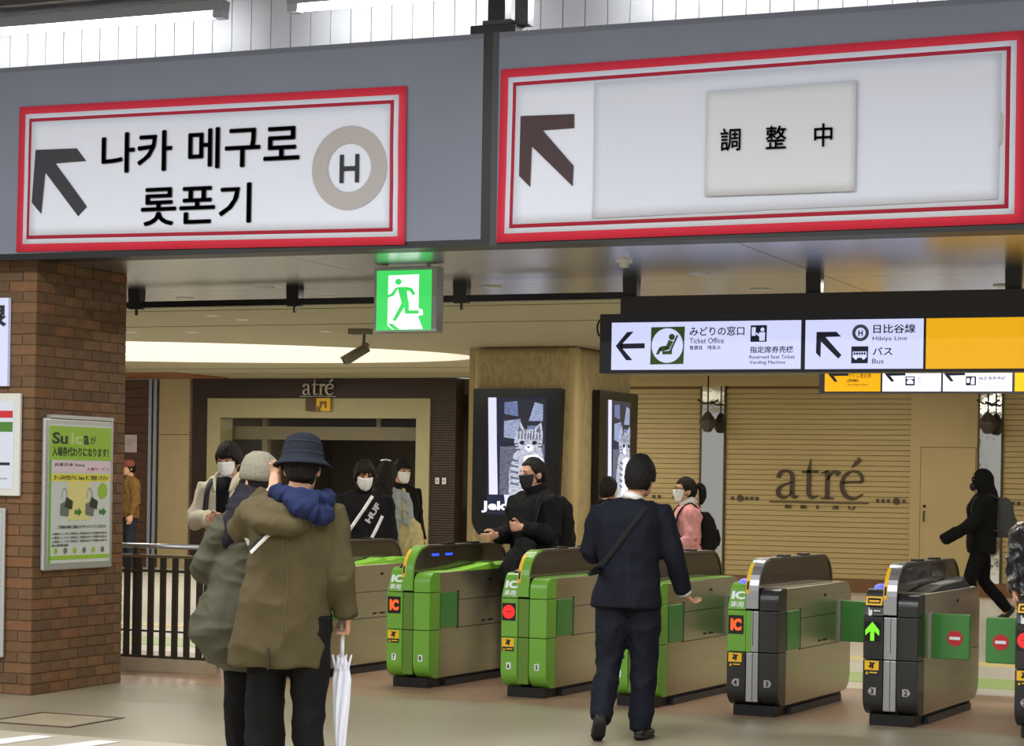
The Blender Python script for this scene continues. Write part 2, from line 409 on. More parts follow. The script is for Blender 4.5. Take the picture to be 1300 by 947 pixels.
# ------------------------------------------------------------------ the two banners on the beam
def sheet(mb, c, y, amp, nx=40, nz=12, seed=0, t=.004, sc=1.):
    """a gently wavy sheet from four (x, z) corners: tl, tr, br, bl"""
    def P(u, v):
        a = [c[0][i] * (1 - u) + c[1][i] * u for i in (0, 1)]; b = [c[3][i] * (1 - u) + c[2][i] * u for i in (0, 1)]
        x, z = a[0] * (1 - v) + b[0] * v, a[1] * (1 - v) + b[1] * v
        return x, z
    V = []; Fc = []
    for k in (0, 1):
        for j in range(nz + 1):
            for i in range(nx + 1):
                x, z = P(i / nx, j / nz)
                d = amp * noise.noise(Vector((x * .9 * sc, z * 2.2 * sc, seed))) + amp * .4 * noise.noise(Vector((x * 3 * sc, z * 2 * sc, seed + 9)))
                V.append((x, y - abs(d) - (t if k == 0 else 0), z))
    N = (nx + 1) * (nz + 1)
    for j in range(nz):
        for i in range(nx):
            a = j * (nx + 1) + i
            Fc.append((a, a + nx + 1, a + nx + 2, a + 1)); Fc.append((N + a, N + a + 1, N + a + nx + 2, N + a + nx + 1))
    edge = [i for i in range(nx + 1)] + [(j + 1) * (nx + 1) - 1 for j in range(1, nz + 1)] + [nz * (nx + 1) + i for i in range(nx - 1, -1, -1)] + [j * (nx + 1) for j in range(nz - 1, 0, -1)]
    for i in range(len(edge)):
        a, b = edge[i], edge[(i + 1) % len(edge)]; Fc.append((a, b, N + b, N + a))
    return mb.add(V, Fc)
def inset(c, d):
    tl, tr, br, bl = c
    return [(tl[0] + d, tl[1] - d), (tr[0] - d, tr[1] - d), (br[0] - d, br[1] + d), (bl[0] + d, bl[1] + d)]
def banner(label, c, seed):
    e = empty('direction_banner', ((c[3][0] + c[2][0]) / 2, BY - .003, min(c[3][1], c[2][1]))); tag(e, label, 'banner')
    c = [(x - e.location.x, z - e.location.z) for x, z in c]
    am = .008
    obj('red_border', sheet(MB(), c, -.004, am, seed=seed), M_red, e, True)
    obj('white_margin', sheet(MB(), inset(c, .055), -.007, am, seed=seed), M_banner, e, True)
    obj('red_line', sheet(MB(), inset(c, .088), -.010, am, seed=seed), mat('print_crimson', S(176, 30, 58), .6), e, True)
    obj('sheet', sheet(MB(), inset(c, .112), -.013, am, seed=seed), M_banner, e, True)
    return e, (e.location.x, e.location.z)
e, (ox, oz) = banner('white banner with red border, Korean lettering and grey ring mark', [(-9.034, 4.168), (-6.011, 4.147), (-6.005, 3.113), (-9.045, 3.145)], 1)
sh = lambda pts: [(x - ox, z - oz) for x, z in pts]
YB = -.024
AR_L = [(-8.882, 3.856), (-8.541, 3.852), (-8.462, 3.761), (-8.716, 3.755), (-8.449, 3.443), (-8.52, 3.379), (-8.80, 3.698), (-8.828, 3.407), (-8.908, 3.487)]
def arrow_nw(mb, pts, y):
    tl, tr, tr2, m1, br, br2, m2, bl, bl2 = pts
    mb.flat([tl, tr, tr2, m1], y); mb.flat([tl, m1, m2], y); mb.flat([m1, br, br2, m2], y); mb.flat([tl, m2, bl, bl2], y); return mb
obj('arrow', arrow_nw(MB(), sh(AR_L), YB), mat('arrow_black', S(40, 38, 44), .6), e)
text('나카', -8.336 - ox, -7.767 - ox, 3.665 - oz, 3.945 - oz, YB, M_ink, e, multi=.016)
text('메구로', -7.642 - ox, -6.783 - ox, 3.665 - oz, 3.945 - oz, YB, M_ink, e, multi=.016)
text('롯폰기', -8.01 - ox, -7.143 - ox, 3.290 - oz, 3.562 - oz, YB, M_ink, e, multi=.016)
obj('ring_mark', ringflat(MB(), -6.412 - ox, 3.628 - oz, .160, .276, YB), M_grey, e)
text('H', -6.483 - ox, -6.340 - ox, 3.530 - oz, 3.716 - oz, YB, M_ink, e, bold=.013)
e, (ox, oz) = banner('wide white banner with red border, maroon arrow and a taped sheet', [(-5.345, 4.212), (-2.040, 4.245), (-2.040, 3.128), (-5.356, 3.108)], 5)
obj('arrow', arrow_nw(MB(), sh([(-5.198, 3.906), (-4.834, 3.900), (-4.832, 3.812), (-5.045, 3.808), (-4.833, 3.575), (-4.837, 3.447), (-5.119, 3.712), (-5.125, 3.453), (-5.202, 3.526)]), YB), M_maroon, e)
obj('hidden_ring_edge', MB().flat(sh([(-2.20, 3.80), (-2.185, 3.74), (-2.185, 3.62), (-2.20, 3.56), (-2.165, 3.60), (-2.165, 3.76)]), YB), M_grey, e)
cv = obj('cover_sheet', sheet(MB(), sh([(-4.70, 4.09), (-2.18, 4.12), (-2.185, 3.27), (-4.70, 3.24)]), -.021, .014, seed=31, sc=1.6), mat('cover_paper', S(204, 208, 220), .6), e, True)
n_ = empty('paper_notice', (-3.49, BY - .048, 3.345)); tag(n_, 'taped white paper notice reading 調整中 on the wide banner', 'notice')
obj('paper', sheet(MB(), [(-.467, .645), (.463, .66), (.464, .0), (-.471, .003)], 0, .005, nx=20, nz=10, seed=3, sc=2, t=.002), M_paper, n_, True)
for s, a in (('調', -.373), ('整', -.088), ('中', .212)):
    text(s, a, a + (.128 if s != '中' else .112),   .272, .412, -.011, M_ink, n_, multi=.012)

# ------------------------------------------------------------------ metal ceiling over the gates, rail and hanging signs
cg = struct(obj('ceiling_gate', MB().box(-14, 3, 12.9, 16.5, 3.135, 3.2), M_dark))
xs = [-13.6, -10.36, -7.12, -3.88, -.64, 2.6]
for y0, y1 in ((12.905, 15.2), (15.21, 16.5)):
    for a, b in zip(xs, xs[1:]): obj('ceiling_panel', MB().box(a + .004, b - .004, y0, y1, 3.11, 3.135), M_soffit, cg)
def downlight(x, y, z, label, group, r=.07):
    e = empty('downlight', (x, y, z)); tag(e, label, 'downlight', group)
    obj('trim', MB().lathe([(r * .8, 0), (r * 1.15, 0), (r * 1.15, -.008), (r * .8, -.012)], 20), M_white, e)
    obj('lens', MB().lathe([(.001, -.002), (r * .8, -.002), (r * .8, -.006), (.001, -.006)], 20), M_lens, e)
for (x, y), wh in zip(((-9.66, 15.75), (-8.44, 14.97), (-8.35, 15.87), (-6.62, 15.35), (-4.72, 14.73), (-4.63, 16.02), (-2.77, 16.1)), ('nearest the brick pillar, behind the rail', 'in front of the rail left of the exit sign', 'behind the rail left of the exit sign', 'just right of the exit sign', 'in front of the rail above the ticket office sign', 'behind the rail above the ticket office sign', 'above the yellow sign panel')):
    downlight(x, y, 3.11, 'round downlight in the metal ceiling ' + wh, 'downlights in the metal ceiling')
det = empty('smoke_detector', (-4.925, 13.7, 3.11)); tag(det, 'small white smoke detector on the metal ceiling right of the exit sign', 'smoke detector')
obj('base', MB().lathe([(.001, 0), (.055, 0), (.055, -.02), (.001, -.02)], 20), M_white, det)
obj('sensor', MB().lathe([(.001, -.02), (.035, -.02), (.03, -.05), (.001, -.055)], 20), mat('detector_white', S(210, 210, 205), .5), det)
RY = 15.0
rl = empty('sign_rail', (-6, RY, 2.96)); tag(rl, 'black rail on short brackets under the metal ceiling', 'rail')
obj('bar', MB().box(-5.2, .62, -.035, .035, 0, .05), M_dark, rl)
obj('channel', MB().box(.62, 7.0, -.10, .10, -.12, .01), mat('channel_dark', S(44, 41, 38), .5, .2), rl)
for x in (-9.66, -8.18, -6.72, -5.33, -3.93, -2.51):
    obj('bracket', MB().prism_x([(-.05, .15), (.05, .15), (.035, -.01), (-.035, -.01)], x + 6 - .055, x + 6 + .055), M_dark, rl)
for x in (-9.66, -8.18, -6.72): obj('bolt', MB().box(x + 6 - .008, x + 6 + .008, -.01, .01, -.06, 0), M_dark, rl)

def sign_face(parent, x0, x1, z0, z1, m, name='lit_panel'): return obj(name, MB().box(x0, x1, -.006, .01, z0, z1), m, parent)
s1 = empty('hanging_sign', (-5.5, RY - .10, 2.40)); tag(s1, 'illuminated hanging sign pointing to ticket office, metro line and bus', 'sign')
obj('cabinet', MB().box(-.04, 4.5, .0, .2, 0, .44), mat('cabinet_navy', S(22, 24, 34), .4), s1)
obj('cable_loop', MB().tube([(-.02, .1, .43), (-.06, .06, .40), (-.075, .04, .36), (-.07, .04, .30), (-.045, .04, .28), (-.035, .04, .32)], .008, 6, dense=4), M_dark, s1)
sign_face(s1, .056, 1.502, .024, .375, M_signlit); sign_face(s1, 1.535, 2.385, .022, .374, M_signlit); sign_face(s1, 2.404, 4.45, .020, .374, M_signyel)
def PX(px, py):                                        # sign artwork laid out on the first face, millimetre grid
    return (.056 + (px - 80) / (1260 - 80) * 1.446, .375 - (py - 97) / (383 - 97) * .351)
def poly(parent, pts, m, conv, y=-.006, name='pictogram'): return obj(name, MB().flat([conv(*p) for p in pts], y), m, parent)
mb = MB()
for pp in ([(108, 238), (180, 155), (222, 152), (150, 225), (150, 253), (216, 325), (176, 325)], [(140, 225), (293, 223), (293, 254), (140, 255)]):
    mb.flat([PX(*p) for p in pp], -.006)
obj('arrow', mb, M_signink, s1)
poly(s1, [(334, 128), (546, 126), (540, 350), (330, 352)], M_signgreen, PX)
poly(s1, [(438 + 99 * math.cos(a * .2244), 239 + 104 * math.sin(a * .2244)) for a in range(28)], M_signlit, PX, -.010)
mb = MB()
for pp in ([(467 + 19 * math.cos(a * .45), 188 + 19 * math.sin(a * .45)) for a in range(14)], [(448, 205), (476, 215), (452, 262), (425, 255)], [(425, 240), (452, 262), (410, 275), (388, 265), (395, 245)],
           [(388, 250), (405, 262), (385, 292), (368, 292)], [(498, 176), (508, 180), (470, 262), (460, 256)], [(462, 256), (470, 264), (468, 292), (408, 292), (408, 275), (452, 270)]):
    mb.flat([PX(*p) for p in pp], -.014)
obj('seat_pictogram', mb, M_signgreen, s1)
def T1(s, x0, y0, x1, y1, m=M_signink, bold=0., conv=PX, parent=None, y=-.006):
    a = conv(x0, y1); b = conv(x1, y0); text(s, a[0], b[0], a[1], b[1], y, m, parent or s1, bold=bold, t=.002)
T1('みどりの窓口', 577, 128, 916, 182, bold=.012); T1('Ticket Office', 577, 196, 790, 228); T1('售票处', 577, 240, 660, 266, bold=.01); T1('매표소', 690, 240, 772, 266, bold=.01)
poly(s1, [(955, 124), (1054, 124), (1052, 222), (954, 222)], M_signink, PX)
mb = MB()
for pp in ([(963, 136), (986, 136), (986, 186), (963, 186)], [(1028 + 12 * math.cos(a * .45), 150 + 12 * math.sin(a * .45)) for a in range(14)], [(1008, 166), (1044, 166), (1042, 216), (1010, 216)], [(990, 166), (1008, 178), (1008, 190), (990, 178)]):
    mb.flat([PX(*p) for p in pp], -.010)
obj('machine_pictogram', mb, M_signlit, s1)
T1('指定席券売機', 952, 248, 1216, 288, bold=.012); T1('Reserved Seat Ticket', 950, 300, 1225, 322); T1('Vending Machine', 950, 333, 1168, 358)
def PX2(px, py): return (1.535 + (px - 30) / (722 - 30) * .85, .374 - (py - 84) / (370 - 84) * .352)
obj('arrow', arrow_nw(MB(), [PX2(*p) for p in ((97, 154), (215, 154), (243, 182), (150, 184), (247, 290), (228, 310), (124, 210), (122, 303), (95, 275))], -.006), M_signink, s1)
mb = MB(); c_ = PX2(357, 162); ringflat(mb, c_[0], c_[1], .037, .060, -.006, 28); obj('ring_mark', mb, mat('sign_ringgrey', S(104, 108, 130), .5), s1)
T1('H', 344, 147, 370, 180, conv=PX2, bold=.03)
T1('日比谷線', 432, 114, 676, 166, conv=PX2, bold=.014); T1('Hibiya Line', 428, 184, 628, 214, conv=PX2)
poly(s1, [(305, 240), (404, 240), (402, 338), (305, 338)], M_signink, PX2)
mb = MB()
for pp in ([(314, 270), (396, 270), (396, 306), (314, 306)], [(332 + 9 * math.cos(a * .6), 308 + 9 * math.sin(a * .6)) for a in range(10)], [(378 + 9 * math.cos(a * .6), 308 + 9 * math.sin(a * .6)) for a in range(10)]): mb.flat([PX2(*p) for p in pp], -.010)
obj('bus_pictogram', mb, M_signlit, s1)
mb = MB()
for i in range(5): mb.flat([PX2(*p) for p in ((320 + i * 15, 276), (331 + i * 15, 276), (331 + i * 15, 288), (320 + i * 15, 288))], -.014)
obj('bus_windows', mb, M_signink, s1)
T1('バス', 430, 246, 545, 292, conv=PX2, bold=.014); T1('Bus', 428, 312, 494, 340, conv=PX2)

s2 = empty('hanging_sign', (-5.17, 20.0, 2.473)); tag(s2, 'farther illuminated sign with yellow and white panels half hidden behind the front one', 'sign')
obj('cabinet', MB().box(-.01, 3.2, .0, .16, 0, .30), mat('cabinet_navy2', S(60, 62, 80), .4), s2)
for x0, x1, m in ((.045, .585, M_signyel), (.605, 1.16, M_signlit2), (1.18, 1.82, M_signlit2), (1.845, 2.6, M_signyel)): sign_face(s2, x0, x1, .015, .28, m)
for x in (.4, 2.6): obj('hanger_rod', MB().tube([(x, .08, .3), (x, .08, .727)], .012, 8), M_dark, s2)
def PX3(px, py): return (.045 + (px - 130) / (1230 - 130) * 1.775, .173 - (py - 397) / (500 - 397) * .158)
for x0 in (160, 500, 848):
    mb = MB()
    for pp in ([(x0 - 35, 350), (x0 + 100, 350), (x0 + 115, 402), (x0 + 0, 404)], [(x0, 404), (x0 + 24, 404), (x0 + 48, 438), (x0 + 30, 440)]): mb.flat([PX3(*p) for p in pp], -.006)
    obj('arrow', mb, M_signink, s2)
ink2 = mat('sign_maroonink', S(110, 70, 30), .5)
T1('アトレ恵比寿', 275, 388, 410, 416, ink2, conv=PX3, parent=s2); T1('(西館)', 265, 422, 335, 444, ink2, conv=PX3, parent=s2, bold=.015); T1('Atre Ebisu West', 268, 452, 390, 463, ink2, conv=PX3, parent=s2)
poly(s2, [(613, 408), (668, 408), (668, 464), (613, 464)], M_signink, PX3)
mb = MB()
for pp in ([(620, 414), (662, 414), (662, 424), (620, 424)], [(622, 440), (632, 428), (650, 428), (660, 440), (660, 454), (622, 454)]): mb.flat([PX3(*p) for p in pp], -.010)
obj('taxi_pictogram', mb, M_signlit2, s2)
T1('タクシー', 685, 410, 735, 428, mat('sign_greyink', S(120, 124, 150), .5), conv=PX3, parent=s2)
T1('Taxi', 685, 438, 706, 448, MATS['sign_greyink'], conv=PX3, parent=s2)
poly(s2, [(966, 408), (1025, 408), (1025, 464), (966, 464)], M_signink, PX3)
mb = MB()
for pp in ([(972, 420), (988, 420), (988, 448), (972, 448)], [(1000, 416), (1016, 416), (1016, 458), (996, 458), (996, 438)]): mb.flat([PX3(*p) for p in pp], -.010)
obj('machine_pictogram', mb, M_signlit2, s2)
T1('指定席券売機', 1040, 410, 1195, 432, conv=PX3, parent=s2, bold=.01); T1('Reserved Seat Ticket', 1040, 442, 1198, 452, MATS['sign_greyink'], conv=PX3, parent=s2); T1('Vending Machine', 1040, 460, 1165, 470, MATS['sign_greyink'], conv=PX3, parent=s2)

# exit sign
ex = empty('exit_sign', (-6.53, 13.6, 2.628)); tag(ex, 'lit green and white emergency exit sign with running figure', 'exit sign')
obj('housing', MB().box(-.25, .245, .0, .12, 0, .462), mat('exit_housing', S(150, 152, 148), .5), ex, bevel=.01)
obj('ceiling_mount', MB().box(-.15, .15, .03, .09, .462, .482), M_white, ex)
obj('green_face', MB().box(-.225, .205, -.006, .005, .015, .438), M_exitg, ex)
def PE(px, py): return (-.225 + (px - 905) / (1093 - 905) * .43, .438 - (py - 120) / (333 - 120) * .423)
obj('doorway', MB().flat([PE(*p) for p in ((946, 138), (1050, 136), (1050, 256), (1064, 262), (1066, 280), (1048, 284), (1066, 331), (945, 331))], -.006), M_exitw, ex)
mb = MB()
for pp in ([(981 + 11 * math.cos(a * .45), 161 + 11 * math.sin(a * .45)) for a in range(14)], [(978, 180), (1008, 180), (1016, 234), (994, 240)], [(1008, 180), (1028, 184), (1040, 206), (1032, 211), (1020, 194), (1004, 196)],
           [(982, 180), (966, 210), (940, 220), (938, 212), (958, 202), (972, 182)], [(996, 232), (1012, 236), (974, 300), (962, 300)], [(1000, 230), (1018, 234), (1018, 264), (1052, 264), (1052, 276), (1006, 276)],
           [(946, 310), (962, 310), (990, 333), (970, 333)], [(938, 300), (946, 318), (966, 333), (940, 333)]):
    mb.flat([PE(*p) for p in pp], -.010)
obj('running_figure', mb, M_exitg, ex)

# ------------------------------------------------------------------ concourse ceiling with a lit oval recess
CZ = 3.2
CE, CA, CB, CR = (-15.55, 24.05), 4.55, 2.3, R(22)
def ell(a, k=1.):
    x, y = CA * k * math.cos(a), CB * k * math.sin(a)
    return (CE[0] + x * math.cos(CR) - y * math.sin(CR), CE[1] + x * math.sin(CR) + y * math.cos(CR))
N = 72
X0, X1, Y0, Y1 = -26, -8, 18, 31.0
inn = [ell(2 * math.pi * i / N) for i in range(N)]
def tobox(p):
    dx, dy = p[0] - CE[0], p[1] - CE[1]
    t = min(((X1 if dx > 0 else X0) - CE[0]) / dx if abs(dx) > 1e-6 else 1e9, ((Y1 if dy > 0 else Y0) - CE[1]) / dy if abs(dy) > 1e-6 else 1e9)
    return (CE[0] + dx * t, CE[1] + dy * t)
out = [tobox(p) for p in inn]
for cx in (X0, X1):
    for cy in (Y0, Y1):
        k = min(range(N), key=lambda i: (out[i][0] - cx) ** 2 + (out[i][1] - cy) ** 2); out[k] = (cx, cy)
mb = MB()
mb.add([(x, y, CZ) for x, y in inn] + [(x, y, CZ) for x, y in out], [(i, (i + 1) % N, N + (i + 1) % N, N + i) for i in range(N)])
mb.box(-26, -8, 16.5, 18, CZ, CZ + .05); mb.box(-8, 6, 16.5, 31, CZ, CZ + .05)
fc = struct(obj('ceiling', mb, M_cream))
mb = MB()
mb.add([(x, y, CZ) for x, y in inn] + [(*ell(2 * math.pi * i / N, .97), CZ + .34) for i in range(N)], [(i, (i + 1) % N, N + (i + 1) % N, N + i) for i in range(N)])
obj('recess_wall', mb, mat('recess_white', S(236, 232, 220), .6), fc, True)
obj('luminous_top', MB().add([(*ell(2 * math.pi * i / N, .97), CZ + .34) for i in range(N)], [tuple(range(N))]), mat('cove_glow', S(250, 246, 236), .6, emit=(1, .97, .92), estr=2.4), fc)  # glow put on the recess top in place of cove lamps
for y in (18.0, 19.9, 28.0, 29.5): obj('joint_strip', MB().box(-26 if y > 26 or y < 20 else -10, 6, y, y + .03, CZ - .004, CZ), M_ceil_joint, fc)
obj('wood_strip', MB().box(-22, -17.9, 28.9, 30.6, CZ - .02, CZ), mat('ceiling_wood', S(150, 92, 58), .5, var=.1), fc)
for x, y, wh in ((-11.06, 18.57, 'nearest the rail, left of the exit sign'), (-11.03, 19.1, 'second from the rail, left of the exit sign'), (-13.31, 20.55, 'beside the pillar at the rim of the lit oval'), (-12.6, 20.7, 'second from the pillar beside the lit oval'), (-10.97, 20.83, 'just left of the security camera'), (-7.0, 27.5, 'beyond the ticket office sign')):
    downlight(x, y, CZ, 'round downlight in the cream ceiling ' + wh, 'downlights in the cream ceiling', .065)

# security camera
sc_ = empty('security_camera', (-10.45, 20.65, CZ)); tag(sc_, 'grey bullet security camera hanging from the cream ceiling', 'security camera')
obj('mount_plate', MB().box(-.12, .12, -.07, .07, -.06, 0), mat('camera_mount', S(120, 112, 92), .5), sc_, bevel=.008)
obj('arm', MB().tube([(.05, 0, -.05), (.04, 0, -.16), (-.0, 0, -.24)], .018, 8, dense=3), mat('camera_grey', S(104, 100, 88), .45), sc_, True)
obj('body', MB().tube([(.10, -.02, -.20), (-.12, -.06, -.33), (-.15, -.065, -.345)], [.052, .056, .05], 16), MATS['camera_grey'], sc_, True)
obj('sun_shield', MB().tube([(.10, -.02, -.165), (-.18, -.065, -.325)], [(.06, .02), (.066, .02)], 12), MATS['camera_mount'], sc_, True)
obj('lens_ring', MB().tube([(-.15, -.065, -.345), (-.165, -.068, -.352)], .038, 14), M_dark, sc_)

# ------------------------------------------------------------------ back wall
WY = 31.0
wb = struct(obj('wall_back', MB().box(-13.68, 4.0, WY + .03, WY + .3, 0, CZ + .1), M_slat_gap))
SP = .0762
def slats(x0, x1, zb=.2, zt=3.06):
    n = int((zt - zb) / SP); me = MB().box(0, x1 - x0, 0, .03, .004, SP - .004).mesh('slat')
    for i in range(n):
        b = obj('slat', me, M_slat, wb); b.location = (x0, WY, zb + i * SP)
slats(-11.6, -9.87); slats(-9.46, -6.64); slats(-5.3, -2.2)
obj('plain_cladding', MB().box(-13.68, -11.6, WY, WY + .03, .2, 3.06), M_beige, wb)
obj('plain_cladding', MB().box(-2.2, 4.0, WY, WY + .03, .2, 3.06), M_beige, wb)
obj('head_band', MB().box(-13.68, 4.0, WY - .02, WY + .03, 3.06, CZ), M_beige, wb)
obj('panel', MB().box(-6.64, -5.67, WY - .03, WY + .03, .2, 3.06), M_beige, wb)
struct(obj('baseboard_back', MB().box(-13.68, 4.0, WY - .04, WY + .03, 0, .2), mat('plinth_brown', S(120, 84, 52), .45)))
dr = struct(empty('door_1', (-6.085, WY - .03, .2)), 'plain beige service door flush in the wall')
obj('leaf', MB().box(-.395, .395, -.012, 0, 0, 1.955), M_beige, dr)
gm = mat('door_gap', S(120, 98, 58), .8)
for a, b, c, d in ((-.405, -.395, 0, 1.965), (-.405, .405, 1.955, 1.965), (.395, .405, 0, 1.965)): obj('door_gap', MB().box(a, b, -.004, 0, c, d), gm, dr)
obj('handle', MB().tube([(-.335, -.012, 1.02), (-.335, -.055, 1.02), (-.335, -.06, .98), (-.335, -.06, .87)], .012, 8), M_darkgrey, dr)
obj('lock', MB().tube([(-.335, -.012, 1.10), (-.335, -.03, 1.10)], .022, 12), M_dark, dr)
for i, (x0, x1, lab) in enumerate(((-9.87, -9.46, 'narrow mirror polished steel strip in the slatted wall behind the pink jacket'), (-5.67, -5.30, 'narrow mirror polished strip in the wall behind the hooded person'))):
    s_ = obj('mirror_strip', MB().box(x0, x1, WY - .02, WY + .03, .2, 3.06), M_mirror, wb); s_['label'] = lab
    for a in (x0, x1 - .03): obj('strip_edge', MB().box(a, a + .03, WY - .03, WY + .03, .2, 3.06), mat('edge_brass', S(84, 70, 46), .4, .5), wb)
    pl = empty('pendant_lamp', ((x0 + x1) / 2 + .02, WY - .35, CZ)); tag(pl, ['dark lantern pendant lamp hanging before the mirror strip left of the big lettering', 'dark lantern pendant lamp hanging before the mirror strip above the hooded person'][i], 'lamp')
    obj('rod', MB().tube([(0, 0, 0), (0, 0, -.55)], .012, 8), M_dark, pl)
    obj('cross_arm', MB().tube([(-.16, 0, -.36), (-.06, 0, -.42), (0, 0, -.40), (.06, 0, -.42), (.16, 0, -.36)], .014, 6, dense=3), M_dark, pl)
    obj('lantern', MB().lathe([(.01, -.53), (.05, -.56), (.135, -.68), (.135, -.72), (.06, -.84), (.01, -.85)], 6), mat('lantern_dark', S(70, 64, 56), .5), pl)
# lettering and ornaments on the slatted wall
lg = empty('wall_lettering', (-8.0, WY, 1.2)); tag(lg, 'large dark raised atré EBISU lettering on the beige slatted wall', 'lettering')
M_letter = mat('letter_dark', S(72, 60, 42), .5)
atre(lg, -.67, .64, .175, -.002, M_letter)
obj('underline', MB().box(-.76, .74, -.02, -.002, .115, .132), M_letter, lg)
for i, ch in enumerate('EBISU'): text(ch, -.52 + i * .24, -.52 + i * .24 + (.10 if ch != 'I' else .03), .030, .080, -.002, M_letter, lg, bold=.01, t=.02)
def ornament(x, kinds, label):
    e = empty('wall_ornament', (x, WY, 1.365)); tag(e, label, 'ornament')
    for dx, k in kinds:
        if k: obj('rosette', MB().flat(circ(dx, 0, .052, 8), -.002, .02), M_letter, e)
        else: obj('stud', MB().flat([(dx - .022, -.025), (dx + .022, -.025), (dx + .022, .025), (dx - .022, .025)], -.002, .02), M_letter, e)
ornament(-9.15, [(-.19, 0), (-.07, 1), (.03, 0), (.11, 0), (.19, 0)], 'row of dark studs and a rosette left of the big lettering')
ornament(-6.92, [(-.20, 0), (-.12, 0), (-.04, 0), (.08, 1), (.19, 0)], 'row of dark studs and a rosette right of the big lettering')
ornament(-10.15, [(-.12, 0), (.02, 1), (.12, 0), (-.45, 0), (-.36, 0)], 'row of dark studs and a rosette beyond the pink jacket')
ornament(-5.05, [(-.10, 0), (-.02, 0), (.1, 1), (.22, 0)], 'row of dark studs and a rosette behind the hooded person')

# shop entrance
wl = struct(obj('wall_entrance', MB().box(-18.83, -18.5, WY, WY + .3, 0, CZ).box(-14.39, -13.95, WY, WY + .3, 0, CZ).box(-18.5, -14.39, WY, WY + .3, 2.87, CZ), M_brown))
mb = MB()
for i in range(int(CZ / .04)):
    z = i * .04
    for x0, x1 in ((-18.86, -18.5), (-14.39, -13.95)) if z < 2.86 else ((-18.86, -13.95),): mb.box(x0, x1, WY - .03, WY, z + .004, z + .024)
o = obj('ribbing', mb, M_brown, wl); o['kind'] = 'stuff'
obj('frame', MB().box(-18.5, -18.25, WY - .06, WY + .35, 0, 2.87).box(-14.63, -14.39, WY - .06, WY + .35, 0, 2.87).box(-18.25, -14.63, WY - .06, WY + .35, 2.55, 2.87), M_framecream, wl)
obj('transom', MB().box(-18.5, -14.39, WY + .5, WY + .65, 2.20, 2.42), mat('transom_grey', S(128, 118, 92), .5), wl)
for x in (-17.72, -15.58): obj('mullion', MB().box(x - .04, x + .04, WY + .5, WY + .6, 2.42, 2.9), MATS['transom_grey'], wl)
obj('door_post', MB().box(-17.76, -17.66, WY + .5, WY + .62, 0, 2.2), MATS['transom_grey'], wl)
for a, b in ((-18.45, -17.76), (-17.66, -14.45)): obj('glass_pane', MB().box(a, b, WY + .54, WY + .56, .05 if a < -18 else 2.43, 2.2 if a < -18 else 2.9), M_glass, wl)
for nm, bx in (('wall_shop_back', (-19.5, -13.4, WY + 6.0, WY + 6.2, 0, CZ)), ('wall_shop_left', (-19.5, -19.3, WY + .3, WY + 6, 0, CZ)), ('wall_shop_right', (-13.6, -13.4, WY + .3, WY + 6, 0, CZ)),
               ('ceiling_shop', (-19.3, -13.6, WY + .3, WY + 6.0, 2.95, CZ)), ('floor_shop', (-19.5, -13.4, WY, WY + 6.2, -.1, 0))): struct(obj(nm, MB().box(*bx), M_interior))
for xx in (-17.6, -15.4): area('shop_fill', (xx, WY + 3.0, 2.9), .6, .6, 34, (1, .9, .75))  # added fill lamps, unseen, to lift the dark shop interior
for x, c, lab in ((-16.9, S(230, 190, 120), 'warm glowing shop display deep inside the entrance'), (-15.1, S(170, 180, 190), 'cool grey shop display deep inside the entrance')):
    e = empty('shop_display', (x, WY + 5.2, 0)); tag(e, lab, 'display case')
    obj('case', MB().box(-.5, .5, 0, .5, 0, 1.2), MATS.get('shop_case') or mat('shop_case', S(80, 66, 50), .6), e)
    obj('light_strip', MB().box(-.45, .45, -.02, 0, 1.05, 1.12), mat('strip_' + str(x), c, .5, emit=c, estr=1.2), e)
ms = empty('shop_sign', (-16.42, WY - .04, 2.93)); tag(ms, 'small pale atré lettering above the shop entrance', 'sign')
M_silver = mat('letter_silver', S(196, 188, 170), .4)
atre(ms, -.28, .28, -.005, -.002, M_silver, .03)
obj('underline', MB().box(-.33, .33, -.02, -.002, -.035, -.022), M_silver, ms)
for i, ch in enumerate('EBISU'): text(ch, -.22 + i * .1, -.17 + i * .1 if ch != 'I' else -.205 + i * .1, -.075, -.05, -.002, mat('tiny_red', S(150, 60, 50), .5), ms)
yb = empty('hanging_plate', (-16.37, WY - .12, 2.66)); tag(yb, 'small brown and yellow hanging plate under the small lettering', 'sign')
obj('brown_half', MB().box(-.23, -.03, -.02, .02, 0, .21), mat('plate_brown', S(84, 62, 34), .5), yb)
obj('yellow_half', MB().box(-.03, .22, -.02, .02, .0, .21), M_yellow, yb)
obj('icon', MB().flat([(.03, .05), (.07, .05), (.07, .11), (.12, .11), (.12, .05), (.16, .05), (.16, .16), (.03, .16)], -.02).flat([(-.02, 0), (.06, 0), (.04, .05), (-.02, .09)], -.02), mat('plate_icon', S(120, 84, 20), .5), yb)
for x in (-.15, .15): obj('bracket', MB().box(x - .01, x + .01, 0, .12, .19, .21), M_dark, yb)
for x, lab in ((-14.25, 'left white switch plate on the dark ribbed wall'), (-14.13, 'right white switch plate on the dark ribbed wall')):
    e = empty('switch_plate', (x, WY - .03, 1.5)); tag(e, lab, 'switch')
    obj('plate', MB().box(-.035, .035, -.012, 0, 0, .10), M_white, e, bevel=.004); obj('rocker', MB().box(-.015, .015, -.018, -.012, .025, .075), M_grey, e)
